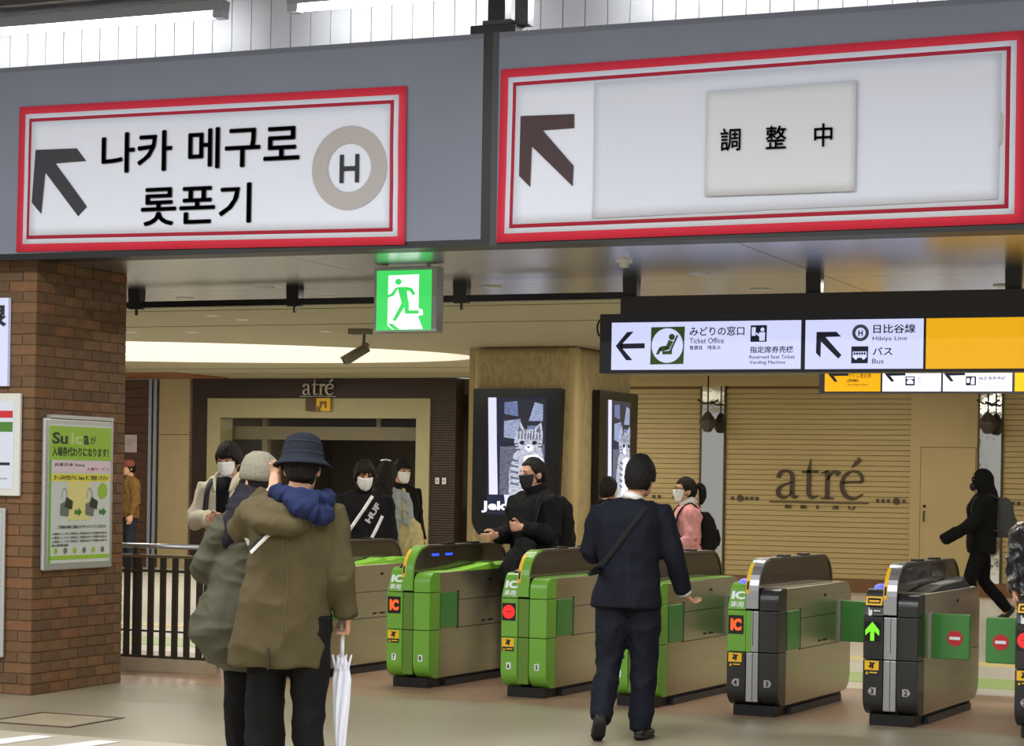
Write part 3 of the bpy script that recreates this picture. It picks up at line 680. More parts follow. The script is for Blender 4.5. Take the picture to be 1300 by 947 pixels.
# wall left of the entrance
wlf = struct(obj('wall_left', MB().box(-26, -18.83, WY + .03, WY + .3, 0, CZ), M_brown))
obj('panel', MB().box(-19.48, -18.83, WY, WY + .03, 2.262, CZ), mat('panel_sand', S(186, 166, 124), .6, var=.05, vscale=4), wlf)
obj('panel', MB().box(-19.48, -18.83, WY, WY + .03, 0, 2.254), MATS['panel_sand'], wlf)
for x in (-19.68, -19.58): obj('steel_strip', MB().box(x, x + .06, WY - .02, WY + .03, 0, CZ), M_steel_strip, wlf)
tm = MB().box(0, .59, 0, .03, 0, .145).mesh('tile')
for i in range(4):
    for k in range(21):
        t = obj('tile', tm, M_browntile, wlf); t.location = (-22.09 + i * .6, WY, k * .152)
nt_ = empty('wall_notice', (-20.02, WY - .02, 1.95)); tag(nt_, 'small white paper notice on the brown tiled wall beyond the railing', 'notice')
obj('sheet', MB().box(-.12, .12, -.006, .0, 0, .30), mat('notice_pink', S(214, 200, 196), .6), nt_)
for k in range(3): obj('print_line', MB().box(-.08, .07 - .03 * k, -.008, -.006, .2 - k * .04, .215 - k * .04), M_grey, nt_)

# ------------------------------------------------------------------ screen column
cx0, cx1, cy0, cy1 = -10.45, -9.10, 23.7, 25.7
pc = obj('screen_column', MB().box(cx0, cx1, cy0, cy1, 0, CZ), M_coltile, bevel=.10, seg=5); struct(pc, 'beige textured square column with two display screens')
obj('corner_strip', MB().box(cx1 - .13, cx1 + .012, cy0 - .0, cy0 + .14, 0, CZ), M_beige, pc, bevel=.05, seg=4)
obj('side_strip', MB().box(cx0 - .16, cx0 - .02, cy0 + .25, cy0 + .5, 0, CZ), M_beige, pc)
M_pic = {k: mat('pic_' + k, c, .4, emit=c, estr=e, var=.0 if k in ('white', 'pale') else .45, vscale=22., stretch=(1, 1, 2.5)) for k, (c, e) in dict(navy=(S(22, 28, 54), .8), pale=(S(206, 210, 240), .9), blue=(S(96, 112, 160), .8), mid=(S(140, 152, 190), .8), white=(S(232, 236, 255), 1.), grey=(S(92, 96, 116), .8), dark=(S(36, 38, 54), .6), fur=(S(172, 178, 200), .85)).items()}
def display(loc, rz, w, h, pw, label, dim=1.):
    e = empty('display_screen', loc, rz); tag(e, label, 'screen')
    obj('housing', MB().flat(arc(-w / 2 + .25, .20, .25, 180, 250, 6) + [(w / 2 - .05, .0)] + arc(w / 2 - .03, h - .03, .03, 0, 90, 4) + arc(-w / 2 + .03, h - .03, .03, 90, 180, 4), 0, .09), M_screen, e)
    z0, z1 = .25, h - .11
    ph_ = z1 - z0
    def C(u, v): return (-pw / 2 + u * pw, z0 + v * ph_)
    lay = [0]
    def sh_(name, pts, m):
        lay[0] += 1; obj(name, MB().flat([C(*p) for p in pts], -.09 - .0012 * lay[0], .001), M_pic[m], e)
    sh_('picture', [(0, 0), (1, 0), (1, 1), (0, 1)], 'navy')
    sh_('picture_window', [(.24, .62), (.98, .60), (.98, .98), (.26, .99)], 'dark')
    sh_('picture_pane', [(.28, .86), (.52, .84), (.50, .97), (.28, .96)], 'blue'); sh_('picture_pane', [(.70, .80), (.94, .80), (.94, .94), (.80, .96)], 'mid')
    sh_('picture_pane', [(.28, .66), (.55, .64), (.56, .82), (.28, .80)], 'mid'); sh_('picture_pane', [(.68, .62), (.92, .62), (.92, .76), (.68, .76)], 'blue')
    sh_('picture_post', [(.04, .17), (.19, .17), (.16, .6), (.14, 1.0), (.0, 1.0)], 'pale')
    sh_('picture_sill', [(.34, .01), (1, .01), (1, .17), (.30, .17)], 'pale')
    sh_('picture_wood', [(.22, .17), (.98, .17), (.98, .60), (.22, .58)], 'grey')
    sh_('kitten_body', [(.38, .17), (.98, .17), (.98, .45), (.92, .58), (.62, .60), (.46, .52), (.38, .36)], 'fur')
    sh_('kitten_chest', [(.60, .17), (.94, .17), (.95, .48), (.84, .52), (.64, .50)], 'white')
    sh_('kitten_head', [(.50, .56), (.46, .62), (.49, .70), (.56, .80), (.63, .73), (.78, .73), (.92, .79), (.95, .68), (.94, .60), (.84, .53), (.64, .52)], 'fur')
    sh_('kitten_muzzle', circ(.72, .572, .07, 14, .028), 'white')
    for k, px in enumerate((.53, .585, .64, .69, .735, .785, .84, .89)): sh_('kitten_stripe', [(px, .645), (px + .018, .645), (px + .024, .70 + .02 * (k % 3)), (px + .012, .70 + .02 * (k % 3))], 'dark')
    for k, (px, pz) in enumerate(((.50, .60), (.51, .575), (.90, .60), (.91, .575), (.53, .55))): sh_('kitten_stripe', [(px - .03, pz), (px + .04, pz + .004), (px + .04, pz + .012), (px - .03, pz + .010)], 'dark')
    sh_('kitten_ear', [(.525, .70), (.555, .77), (.60, .72)], 'grey'); sh_('kitten_ear', [(.84, .715), (.905, .765), (.915, .69)], 'grey')
    for px in (.61, .82): sh_('kitten_eye', circ(px, .615, .045, 10, .018), 'dark')
    sh_('kitten_nose', [(.69, .585), (.75, .585), (.72, .565)], 'dark')
    for k in range(5): sh_('kitten_stripe', [(.42, .26 + k * .05), (.56, .25 + k * .05), (.56, .265 + k * .05), (.42, .28 + k * .05)], 'grey')
    if dim == 1.:
        text('Jeki', -pw / 2 - .06, -pw / 2 + .30, z0 + .02, z0 + .16, -.112, M_pic['white'], e, bold=.03, t=.002)
    return e
display((-9.82, cy0 - .002, .92), 0, 1.16, 1.77, .76, 'tall lit display screen with a kitten on the front of the beige column')
display((cx1 + .014, 24.93, .90), R(90), 1.40, 1.80, .84, 'tall lit display screen on the side of the beige column, seen edge on', .7)

# ------------------------------------------------------------------ railing beside the pillar
fe = empty('railing', (-9.4, 14.78, 0)); tag(fe, 'dark metal bar railing on a low kerb between pillar and gates', 'railing')
M_bar = mat('railing_metal', S(70, 64, 54), .45, .4)
obj('kerb', MB().box(-1.0, .60, -.06, .14, 0, .105), mat('kerb_stone', S(176, 160, 132), .6, var=.06), fe)
obj('handrail', MB().tube([(-1.0, 0, 1.01), (.60, 0, 1.01)], .021, 10), M_steel_strip, fe, True)
obj('rail', MB().box(-1.0, .60, -.02, .03, .915, .94), mat('rail_brown', S(120, 104, 80), .4, .3), fe)
obj('rail', MB().box(-1.0, .60, -.02, .02, .80, .82), M_bar, fe); obj('rail', MB().box(-1.0, .60, -.02, .02, .105, .125), M_bar, fe)
obj('rail', MB().box(-1.0, .60, .04, .055, .31, .325), M_bar, fe)
bar_ = MB().box(-.024, .024, -.012, .012, .12, .915).mesh('baluster')
for i in range(14):
    b = obj('baluster', bar_, M_bar, fe); b.location.x = -.96 + i * .1135
for x in (-.9, -.1, .57): obj('post', MB().box(x - .02, x + .02, .01, .04, .1, .995), M_bar, fe)

# ------------------------------------------------------------------ boards and poster on the pillar
M_alu = mat('aluminium_frame', S(196, 198, 194), .35, .6)
po = empty('poster_frame', (-9.0, 13.20, .886), R(90)); tag(po, 'green and white transit card poster in an aluminium frame on the pillar', 'poster')
obj('backboard', MB().box(-.44, .44, -.035, 0, 0, 1.10), M_alu, po, bevel=.012)
obj('top_clip', MB().box(-.38, .42, -.045, 0, 1.10, 1.125), M_alu, po)
FY = -.035
obj('sheet', MB().flat([(-.395, .05), (.395, .05), (.395, 1.06), (-.395, 1.06)], FY), mat('poster_white', S(206, 212, 206), .35), po)
def pp(name, x0, x1, z0, z1, m, dy=.003): return obj(name, MB().box(x0, x1, FY - dy - .002, FY - .002, z0, z1), m, po)
M_pgreen = mat('poster_green', S(150, 190, 60), .4); M_pdark = mat('poster_ink', S(40, 52, 34), .5)
pp('green_header', -.395, .395, .80, 1.045, M_pgreen); pp('green_edge', -.395, -.365, .05, .80, mat('poster_leaf', S(120, 170, 80), .4))
pp('yellow_band', -.365, .385, .645, .70, mat('poster_yellow', S(226, 216, 80), .4)); pp('yellow_field', -.16, .12, .36, .645, mat('poster_paleyellow', S(222, 214, 140), .4))
pp('pink_field', -.36, .385, .71, .795, mat('poster_pink', S(222, 204, 212), .4)); pp('green_footer', -.37, .385, .075, .105, M_pgreen)
def pt(s, x0, x1, z0, z1, m, bold=.0): text(s, x0, x1, z0, z1, FY - .005, m, po, bold=bold, t=.002)
pt('Su', -.36, -.17, .915, 1.0, M_pdark, .03); pt('ic', -.13, .02, .915, 1.0, mat('poster_fade', S(190, 208, 130), .4), .03); pt('a', .035, .10, .915, .985, M_pdark, .03); pt('が', .12, .19, .92, .98, M_pdark, .0)
pt('入場券代わりになります！', -.36, .36, .825, .895, M_pdark, .02)
pt('きっぷの代わりに Suica をご利用ください', -.33, .36, .655, .69, M_pdark, .01); pt('JR東日本 Suica', -.33, .05, .75, .78, M_pdark); pt('入場サービス', .08, .37, .725, .75, mat('poster_redink', S(170, 70, 80), .5))
for gx in (-.2, .12):
    ring = MB()
    for i in range(14):
        a0, a1 = math.pi * (i / 14), math.pi * ((i + 1) / 14)
        ring.flat([(gx + .04 * math.cos(a0), .52 + .08 * math.sin(a0)), (gx + .04 * math.cos(a1), .52 + .08 * math.sin(a1)), (gx + .032 * math.cos(a1), .52 + .07 * math.sin(a1)), (gx + .032 * math.cos(a0), .52 + .07 * math.sin(a0))], FY - .005)
    obj('gate_drawing', ring, M_grey, po)
    obj('hand_drawing', MB().flat([(gx - .05, .40), (gx + .05, .39), (gx + .06, .47), (gx + .02, .50), (gx - .05, .48)], FY - .006), mat('poster_grey', S(110, 112, 106), .5), po)
    obj('card_drawing', MB().flat([(gx + .0, .46), (gx + .09, .44), (gx + .10, .50), (gx + .02, .53)], FY - .009), M_pdark, po)
    obj('arrow_drawing', MB().flat([(gx + .13, .405), (gx + .18, .405), (gx + .18, .39), (gx + .22, .42), (gx + .18, .45), (gx + .18, .435), (gx + .13, .435)], FY - .006), mat('poster_deepgreen', S(60, 120, 50), .5), po)
obj('green_disc', MB().flat(circ(.29, .575, .06, 18), FY - .005), M_pgreen, po)
pt('ご利用の前に改札口でタッチしてください', -.28, .34, .30, .325, M_pdark)
for k in range(4): pt('入場券としてのご利用は二時間以内です発駅の改札を', -.35, .36 - (.5 if k == 3 else 0), .255 - k * .028, .273 - k * .028, MATS['poster_grey'])
for i in range(6): obj('partner_mark', MB().flat(circ(-.30 + i * .12, .14, .022, 10), FY - .005), MATS['poster_grey'] if i % 2 else M_pgreen, po)

b1 = empty('direction_board', (-9.75, 12.672, 2.207)); tag(b1, 'pale lit direction board cut off at the left edge of the pillar', 'sign')
obj('panel', MB().box(-.5, .535, -.03, 0, 0, .632), mat('board_lilac', S(190, 194, 224), .4, emit=S(190, 194, 224), estr=.35), b1)
text('線', .27, .52, .42, .60, -.03, M_ink, b1, bold=.03); text('日比谷', -.42, .25, .42, .60, -.03, M_ink, b1, bold=.03)
b2 = empty('notice_frame', (-9.7, 12.672, 1.42)); tag(b2, 'pale framed notice board on the pillar under the direction board', 'notice board')
obj('frame', MB().box(-.5, .60, -.03, 0, 0, .735), mat('frame_cream2', S(206, 206, 196), .5), b2, bevel=.008)
obj('sheet', MB().box(-.46, .55, -.034, -.03, .05, .68), mat('notice_sheet', S(206, 212, 224), .4), b2)
obj('print_line', MB().box(-.4, .52, -.036, -.034, .22, .24), M_ink, b2); obj('print_line', MB().box(-.4, .50, -.036, -.034, .12, .13), M_grey, b2)
obj('print_block', MB().box(.42, .54, -.036, -.034, .56, .61), M_redsign, b2); obj('print_block', MB().box(.42, .54, -.036, -.034, .46, .53), M_signgreen, b2)
b3 = empty('notice_frame', (-9.75, 12.672, .26)); tag(b3, 'tall steel framed board at the left edge, lowest on the pillar', 'notice board')
obj('frame', MB().box(-.5, .53, -.03, 0, 0, 1.075), M_alu, b3, bevel=.012); obj('sheet', MB().box(-.47, .50, -.034, -.03, .04, 1.03), mat('notice_sheet2', S(190, 194, 196), .4), b3)

# ------------------------------------------------------------------ ticket gates
GCACHE = {}
def cached(key, fn):
    if key not in GCACHE: GCACHE[key] = fn()
    return GCACHE[key]
GL = 1.62
P_LEFT = arc(.12, .19, .12, 270, 180, 6) + [(0, .735), (.06, .875), (.085, .902), (.12, .912), (.17, .912), (.17, .07)]
P_RIGHT = arc(.12, .19, .12, 270, 180, 6) + [(0, .79)] + arc(.085, .795, .085, 180, 90, 5)[1:] + [(.17, .88), (.17, .07)]
P_BODYL = [(.17, .07), (.17, .912), (GL - .12, .905)] + arc(GL - .12, .785, .12, 90, 0, 4) + arc(GL - .14, .21, .14, 0, -90, 5)
P_BODYR = [(.17, .07), (.17, .88)] + [(GL - .12, .88)] + arc(GL - .12, .76, .12, 90, 0, 4) + arc(GL - .14, .21, .14, 0, -90, 5)
A_OUT = [(-.012, .74), (-.012, .86)] + arc(.208, .86, .22, 180, 90, 9)[1:] + [(.8, 1.082)] + arc(GL - .24, .86, .22, 90, 0, 9) + [(GL - .02, .74)]
A_IN = [(.008, .74), (.008, .86)] + arc(.208, .86, .202, 180, 90, 9)[1:] + [(.8, 1.066)] + arc(GL - .24, .86, .204, 90, 0, 9) + [(GL - .036, .74)]
def arch_band(i0=0, i1=None):
    mb = MB()
    for i in range(i0, i1 or len(A_OUT) - 1): mb.prism_x([A_OUT[i], A_OUT[i + 1], A_IN[i + 1], A_IN[i]], -.046, .042)
    return mb
def gate(x, y, rz, label, style, disp, nums, flaps=(), leds=False, tray=None, windows=True, hidden_front=False):
    """style: 'green', 'mixed' or 'black'; flaps: (side, 'front' or 'rear', sign?)"""
    e = empty('ticket_gate', (x, y, 0), rz); tag(e, label, 'ticket gate', 'ticket gates in the row')
    sh_m = M_green if style == 'green' else M_black
    sp_m = M_green_lo if style == 'green' else M_steel_strip
    rim_m = M_green if style == 'green' else M_steel_strip
    def part(name, key, fn, m, bevel=0., smooth=False):
        me = cached((key, m.name), lambda: fn().mesh(name, smooth)); return obj(name, me, m, e, bevel=bevel)
    part('plinth', 'plinth', lambda: MB().box(-.15, .15, .05, GL - .12, 0, .075), M_dark)
    part('kick_strip', 'kick', lambda: MB().prism_x([(.30, 0), (.30, .05), (1.42, .05), (1.42, 0)], .15, .18), M_darkgrey)
    for i, (z0, z1) in enumerate(((.07, .438), (.442, .724), (.728, .95))):
        lm = M_green if (style == 'green' or (style == 'mixed' and i > 0)) else M_black
        part('front_shell', 'shl%d' % i, lambda: MB().prism_x(clip(P_LEFT, z0, z1), -.185, -.05), lm, .005)
        part('front_shell', 'shr%d' % i, lambda: MB().prism_x(clip(P_RIGHT, z0, z1), .046, .185), sh_m, .005)
        if i < 2:
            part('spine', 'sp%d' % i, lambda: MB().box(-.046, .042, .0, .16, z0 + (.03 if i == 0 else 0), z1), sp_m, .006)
            if style == 'mixed' and i == 1: part('spine_edge', 'spe', lambda: MB().box(-.047, -.01, -.003, .0, z0, z1), M_green)
            if style != 'green': part('groove', 'grv%d' % i, lambda: MB().box(.0, .004, -.002, .0, z0 + .04, z1), M_darkgrey)
    part('side_body', 'bodyl', lambda: MB().prism_x(P_BODYL, -.182, -.047), M_steel, .008)
    part('side_body', 'bodyr', lambda: MB().prism_x(P_BODYR, .043, .182), M_steel, .008)
    part('guard_arch', 'arch', lambda: arch_band(0, 10), rim_m); part('guard_rail', 'archrear', lambda: arch_band(10), mat('rail_dark', S(96, 88, 74), .35, .6))
    if style == 'mixed': part('arch_edge', 'arche', lambda: MB().prism_x([A_OUT[i] if i else (-.016, .74) for i in range(11)][:11] + A_IN[:11][::-1], -.052, -.046), M_green)
    part('guard_panel', 'guard', lambda: MB().prism_x(A_IN, -.036, .034), M_smoke)
    part('seam', 'seam', lambda: MB().box(.182, .1835, .43, GL - .02, .44, .446).box(.182, .1835, .43, 1.25, .655, .66).box(-.1835, -.182, .2, GL - .02, .44, .446), M_dark)
    part('side_sensor', 'sens', lambda: MB().box(.182, .187, .98, 1.02, .79, .81), M_dark)
    part('side_marking', 'mark', lambda: MB().box(.182, .184, .86, .92, .47, .485).box(.182, .184, .97, 1.06, .47, .485).box(.182, .184, .935, .95, .476, .481), M_ink)
    if windows: part('retracted_flap', 'wflap', lambda: MB().box(.182, .190, .18, .44, .45, .72), M_flap, .004); part('flap_slot', 'wslot', lambda: MB().box(.181, .186, .44, .47, .44, .73), M_darkgrey)
    # front fittings
    if not hidden_front:
        part('display', 'disp', lambda: MB().box(-.176, -.066, -.004, .002, .562, .690), M_screen)
        if disp == 'IC': text('IC', -.158, -.080, .585, .668, -.004, M_ledorange, e, 'display_lettering', bold=.06)
        elif disp == 'stop':
            obj('display_disc', MB().flat(circ(-.121, .626, .05, 24), -.004), M_ledred, e); obj('display_bar', MB().box(-.148, -.094, -.0085, -.006, .624, .629), M_screen, e)
        else:
            obj('display_arrow', MB().flat([(-.135, .565), (-.109, .565), (-.109, .63), (-.075, .595), (-.075, .63), (-.122, .69), (-.169, .63), (-.169, .595), (-.135, .63)][0:3] + [(-.109, .565)][:0] + [(-.075, .60), (-.075, .635), (-.122, .69), (-.169, .635), (-.169, .60), (-.135, .63)], -.004), M_ledgreen, e)
        part('warning_label', 'wl', lambda: MB().box(-.172, -.076, -.003, .001, .370, .432), M_yellow)
        part('warning_pictogram', 'wp', lambda: MB().flat([(-.145, .395), (-.130, .41), (-.142, .418), (-.135, .426), (-.120, .418), (-.108, .424), (-.100, .416), (-.112, .408), (-.108, .395), (-.116, .380), (-.124, .380), (-.120, .396), (-.134, .384)], -.003), M_ink)
        part('warning_strip', 'ws', lambda: MB().box(-.172, -.076, -.003, .001, .338, .368), M_ink)
        part('warning_mark', 'wm', lambda: MB().flat([(-.165, .342), (-.145, .342), (-.155, .362)], -.003).flat([(-.138, .350), (-.085, .350), (-.085, .358), (-.138, .358)], -.003), M_yellow)
        if style == 'green':
            for n_, xx in ((nums[0], -.118), (nums[1], .112)):
                obj('number_plate', MB().flat(rrect(xx - .018, xx + .018, .205, .255, .006), .0), M_whitelet, e); text(n_, xx - .010, xx + .010, .212, .248, -.003, M_ink, e, 'number', bold=.03)
        else:
            for n_, xx, s in ((nums[0], -.118, -1), (nums[1], .112, 1)):
                obj('number_plate', MB().flat([(xx - .025 * s, .205), (xx + .010 * s, .205), (xx + .027 * s, .222), (xx + .027 * s, .238), (xx + .010 * s, .255), (xx - .025 * s, .255)], .0), M_grey, e)
                text(n_, xx - .012, xx + .010, .212, .248, -.003, M_ink, e, 'number', bold=.03)
        tilt = -math.atan2(.06, .14)
        if style != 'black':
            for s, x0, x1, z0, z1, bo in (('IC', -.168, -.066, .068, .128, .05), ('専用', -.165, -.072, .008, .052, .01)):
                o = text(s, x0, x1, z0, z1, 0, M_whitelet, e, 'lettering', bold=bo, t=.004); o.location = (0, 0, .735); o.rotation_euler.x = tilt
        else:
            mb = MB()
            for q in ([(-.172, 0), (-.06, 0), (-.06, .012), (-.172, .012)], [(-.172, .05), (-.06, .05), (-.06, .062), (-.172, .062)], [(-.172, .012), (-.160, .012), (-.160, .05), (-.172, .05)], [(-.072, .012), (-.060, .012), (-.060, .05), (-.072, .05)], [(-.15, .022), (-.082, .022), (-.082, .036), (-.15, .036)]): mb.flat(q, 0)
            o = obj('ticket_slot_frame', mb, M_yellow, e); o.location = (0, 0, .80); o.rotation_euler.x = tilt
            obj('card_mark', MB().flat([(-.150, .74), (-.142, .74), (-.140, .77), (-.128, .772), (-.122, .755), (-.126, .735), (-.145, .728)], -.003).flat([(-.150, .74), (-.143, .74), (-.143, .785), (-.150, .785)], -.003).flat([(-.115, .76), (-.07, .76), (-.07, .768), (-.115, .768)], -.003), M_whitelet, e)
        o = part('arch_warning', 'aw', lambda: MB().prism_x([(.208 + .2225 * math.cos(R(a)), .86 + .2225 * math.sin(R(a))) for a in (195, 180, 165, 150, 135, 122)] + [(.208 + .21 * math.cos(R(a)), .86 + .21 * math.sin(R(a))) for a in (122, 135, 150, 165, 180, 195)], -.048, -.022), M_yellow)
        part('arch_warning_mark', 'awm', lambda: MB().prism_x([(.208 + .224 * math.cos(R(a)), .86 + .224 * math.sin(R(a))) for a in (178, 170, 163)] + [(.208 + .215 * math.cos(R(a)), .86 + .215 * math.sin(R(a))) for a in (163, 170, 178)], -.042, -.028), M_ink)
    part('reader_pad', 'rpad', lambda: MB().ball((-.115, .17, .905), (.05, .08, .035), 14, 8), M_ledpad if style != 'green' else M_screen, 0, True)
    part('top_sensor', 'tsen', lambda: MB().box(-.03, .03, .55, .68, 1.08, 1.094).box(-.03, .03, .98, 1.10, 1.08, 1.094), M_dark)
    if style == 'green':
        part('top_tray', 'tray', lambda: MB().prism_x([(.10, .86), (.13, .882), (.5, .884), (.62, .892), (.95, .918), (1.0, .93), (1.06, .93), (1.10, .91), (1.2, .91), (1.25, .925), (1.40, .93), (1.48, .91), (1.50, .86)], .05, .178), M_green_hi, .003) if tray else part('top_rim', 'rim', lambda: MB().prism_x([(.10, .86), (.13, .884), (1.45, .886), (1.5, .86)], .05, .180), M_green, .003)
    elif style == 'black':
        part('ticket_unit', 'tku', lambda: MB().prism_x([(.30, .87), (.34, .89), (.62, .92), (1.15, .935), (1.2, .96), (1.26, .93), (1.40, .87)], .05, .175), M_darkgrey, .004)
        part('status_screen', 'sts', lambda: MB().prism_x([(.66, .922), (.66, .927), (1.05, .938), (1.05, .93)], .075, .155), mat('status_pale', S(190, 196, 196), .2))
    if leds:
        for a in (.30, .52): obj('led', MB().box(.034, .038, a, a + .11, .995, 1.013), M_ledblue, e)
    for side, where, signd in flaps:
        y0 = .30 if where == 'front' else 1.33
        x0, x1 = (.183, .45) if side > 0 else (-.45, -.183)
        if where == 'rear': x1 = .52 if side > 0 else x1
        fl = obj('flap', MB().flat(rrect(x0, x1, .445, .745, .012), y0 + .05, .05), M_flap, e, bevel=.006)
        obj('flap_hinge', MB().box(x0 - .02 if side > 0 else x1, x0 + .012 if side > 0 else x1 + .02, y0 - .012, y0 + .06, .44, .75), M_steel_strip, e)
        if signd:
            cxx = x0 + .17 if side > 0 else x0 + .10
            obj('no_entry_disc', MB().flat(circ(cxx, .585, .052, 24), y0), M_redsign, fl); obj('no_entry_bar', MB().flat([(cxx - .036, .575), (cxx + .036, .575), (cxx + .036, .595), (cxx - .036, .595)], y0 - .004), M_whitelet, fl)
    return e
GR = R(-4)
gate(-8.02, 14.83, GR, 'green ticket gate mostly hidden behind the man in the bucket hat', 'green', 'IC', '98', tray=True)
gate(-6.955, 14.62, GR, 'green ticket gate with orange IC display and blue lights, numbered 7 and 8', 'green', 'IC', '78', leds=True, tray=True)
gate(-5.905, 14.38, GR, 'green ticket gate with red no-entry disc display, numbered 6 and 5', 'green', 'stop', '65')
gate(-4.99, 14.22, GR, 'green ticket gate directly behind the man in the navy suit', 'green', 'IC', '54', flaps=((1, 'rear', False),))
gate(-4.08, 14.06, GR, 'black ticket gate with green top left corner and IC display, numbered 4', 'mixed', 'IC', '43', flaps=((1, 'rear', False),))
gate(-3.105, 13.95, GR, 'black ticket gate with green arrow display, numbered 3 and 2', 'black', 'arrow', '32', flaps=((1, 'front', True),), windows=False)
gate(-2.07, 13.72, GR, 'black ticket gate cut off at the right edge with red disc display', 'black', 'stop', '21', flaps=((-1, 'front', True),))

# ------------------------------------------------------------------ people
def remesh(mb, voxel=.012, smooth=4, fold=0., freq=9., seed=0., aniso=(1, 1, .45)):
    me = mb.mesh('tmp'); o = bpy.data.objects.new('tmp', me); COL.objects.link(o)
    m = o.modifiers.new('r', 'REMESH'); m.mode = 'VOXEL'; m.voxel_size = voxel
    s = o.modifiers.new('s', 'SMOOTH'); s.factor = .5; s.iterations = smooth
    bpy.context.view_layer.update()
    dg = bpy.context.evaluated_depsgraph_get()
    r = bpy.data.meshes.new_from_object(o.evaluated_get(dg))
    bpy.data.objects.remove(o); bpy.data.meshes.remove(me)
    if fold:
        nr = [v.normal.copy() for v in r.vertices]
        for v, n in zip(r.vertices, nr):
            p = Vector((v.co.x * aniso[0], v.co.y * aniso[1], v.co.z * aniso[2])) * freq + Vector((seed, seed * 2, 0))
            d = noise.noise(p) + .5 * noise.noise(p * 2.3)
            q_ = Vector((p.x * .8 + p.z * .9, p.y * .8, p.z * 1.5 - p.x * .5)) + Vector((3.1, 0, seed))
            d += .9 - 2.2 * abs(noise.noise(q_ * 1.1)) ** .7
            v.co += n * (fold * d)
    for p in r.polygons: p.use_smooth = True
    return r
HEAD = [(-.118, .022, .045, .026), (-.105, .040, .040, .046), (-.08, .054, .026, .066), (-.045, .064, .012, .082), (0, .072, .002, .094), (.04, .077, -.004, .099),
        (.075, .072, -.008, .092), (.10, .055, -.010, .070), (.115, .030, -.010, .040)]
def head_r(z):
    for a, b in zip(HEAD, HEAD[1:]):
        if a[0] <= z <= b[0]:
            t = (z - a[0]) / (b[0] - a[0]); return tuple(a[i] * (1 - t) + b[i] * t for i in (1, 2, 3))
    return HEAD[0][1:] if z < HEAD[0][0] else HEAD[-1][1:]
def xf(mb, M, start):
    for i in range(start, len(mb.v)): mb.v[i] = tuple(M @ Vector(mb.v[i]))
def add_head(mb, M):
    s = len(mb.v)
    mb.hoops([(0, y, z, rx, ry) for z, rx, y, ry in HEAD], 22)
    mb.tube([(0, .092, .022), (0, .112, -.020), (0, .10, -.032)], [(.009, .010), (.015, .014), (.012, .008)], 8)
    mb.ball((0, .086, -.066), (.024, .012, .010), 10, 6)
    for q in (-1, 1):
        mb.ball((q * .078, -.012, -.008), (.012, .022, .034), 10, 7)
        mb.ball((q * .032, .080, .030), (.022, .014, .009), 8, 5)
    xf(mb, M, s)
def add_hand(mb, wrist, direction, side, curl=.5, thumb=1, spread=1., grip=0.):
    """palm, four fingers of unequal length and a thumb; side = direction across the palm towards the thumb"""
    d = Vector(direction).normalized(); s = Vector(side); s = (s - d * s.dot(d)).normalized(); n = d.cross(s) * thumb
    w_ = Vector(wrist)
    mb.tube([w_ - d * .03, w_ + d * .015, w_ + d * .055, w_ + d * .088], [(.027, .022), (.032, .017), (.042, .015), (.040, .013)], 10, side=s)
    for k, (off, ln) in enumerate(((.030, .070), (.011, .080), (-.010, .074), (-.029, .058))):
        p = w_ + d * .080 + s * off; dd = d.copy(); pts = [p - d * .02, p]
        for seg in (.45, .32, .25):
            c = curl * (1.0 + .12 * k)
            dd = (dd * math.cos(c) + n * math.sin(c)).normalized(); p = p + dd * ln * seg; pts.append(p.copy())
        mb.tube(pts, [.0095, .0095, .009, .0082, .006], 8, side=s)
    b = w_ + d * .022 + s * .026
    mb.tube([b, b + s * .026 + d * .022 + n * .008, b + s * .030 + d * .050 + n * (.018 + .02 * curl), b + s * .020 + d * .074 + n * (.024 + .03 * curl)], [.014, .012, .0105, .007], 8)
def add_body(mb, legs, arms, hands, neck, chest_y=0., hem=.0):
    mb.hoops([(0, 0, .84, .13, .09), (0, 0, .93, .16, .105), (0, 0, 1.05, .135, .09), (0, .0, 1.18, .15, .10), (0, -.005, 1.32, .17, .105), (0, -.012, 1.40, .15, .085), (0, -.014, 1.44, .09, .065)], 22)
    mb.tube([(0, -.02, 1.38), Vector(neck[0]), Vector(neck[1])], [.065, .055, .054], 12)
    for k, q in (('L', -1), ('R', 1)):
        h, kn, an, toe = legs[k]
        mb.tube([h, Vector(h).lerp(Vector(kn), .5), kn, Vector(kn).lerp(Vector(an), .35), an], [.085, .076, .054, .052, .036], 12)
        an = Vector(an); toe = Vector(toe); hd = (toe - an).normalized()
        mb.tube([an + Vector((0, 0, -.02)) - hd * .03, an.lerp(toe, .4) + Vector((0, 0, -.012)), toe], [(.034, .034), (.038, .026), (.03, .014)], 10)
        s, el, wr = arms[k]
        mb.tube([(q * .08, -.012, 1.40), s, Vector(s).lerp(Vector(el), .5), el], [.05, .052, .046, .038], 12)
        mb.tube([el, Vector(el).lerp(Vector(wr), .35), wr], [.038, .037, .026], 12)
        hs = hands.get(k)
        if hs: add_hand(mb, wr, **hs)
        else:
            dv = (Vector(wr) - Vector(el)).normalized()
            add_hand(mb, wr, dv, (0, 1, 0), .35, thumb=-q)
def stand_legs():
    return {'L': [(-.09, 0, .88), (-.10, .015, .48), (-.105, -.02, .075), (-.12, .15, .025)], 'R': [(.09, 0, .88), (.10, .015, .48), (.105, -.02, .075), (.12, .15, .025)]}
def down_arms():
    return {'L': [(-.185, -.01, 1.385), (-.235, -.03, 1.11), (-.25, .05, .87)], 'R': [(.185, -.01, 1.385), (.235, -.03, 1.11), (.25, .05, .87)]}
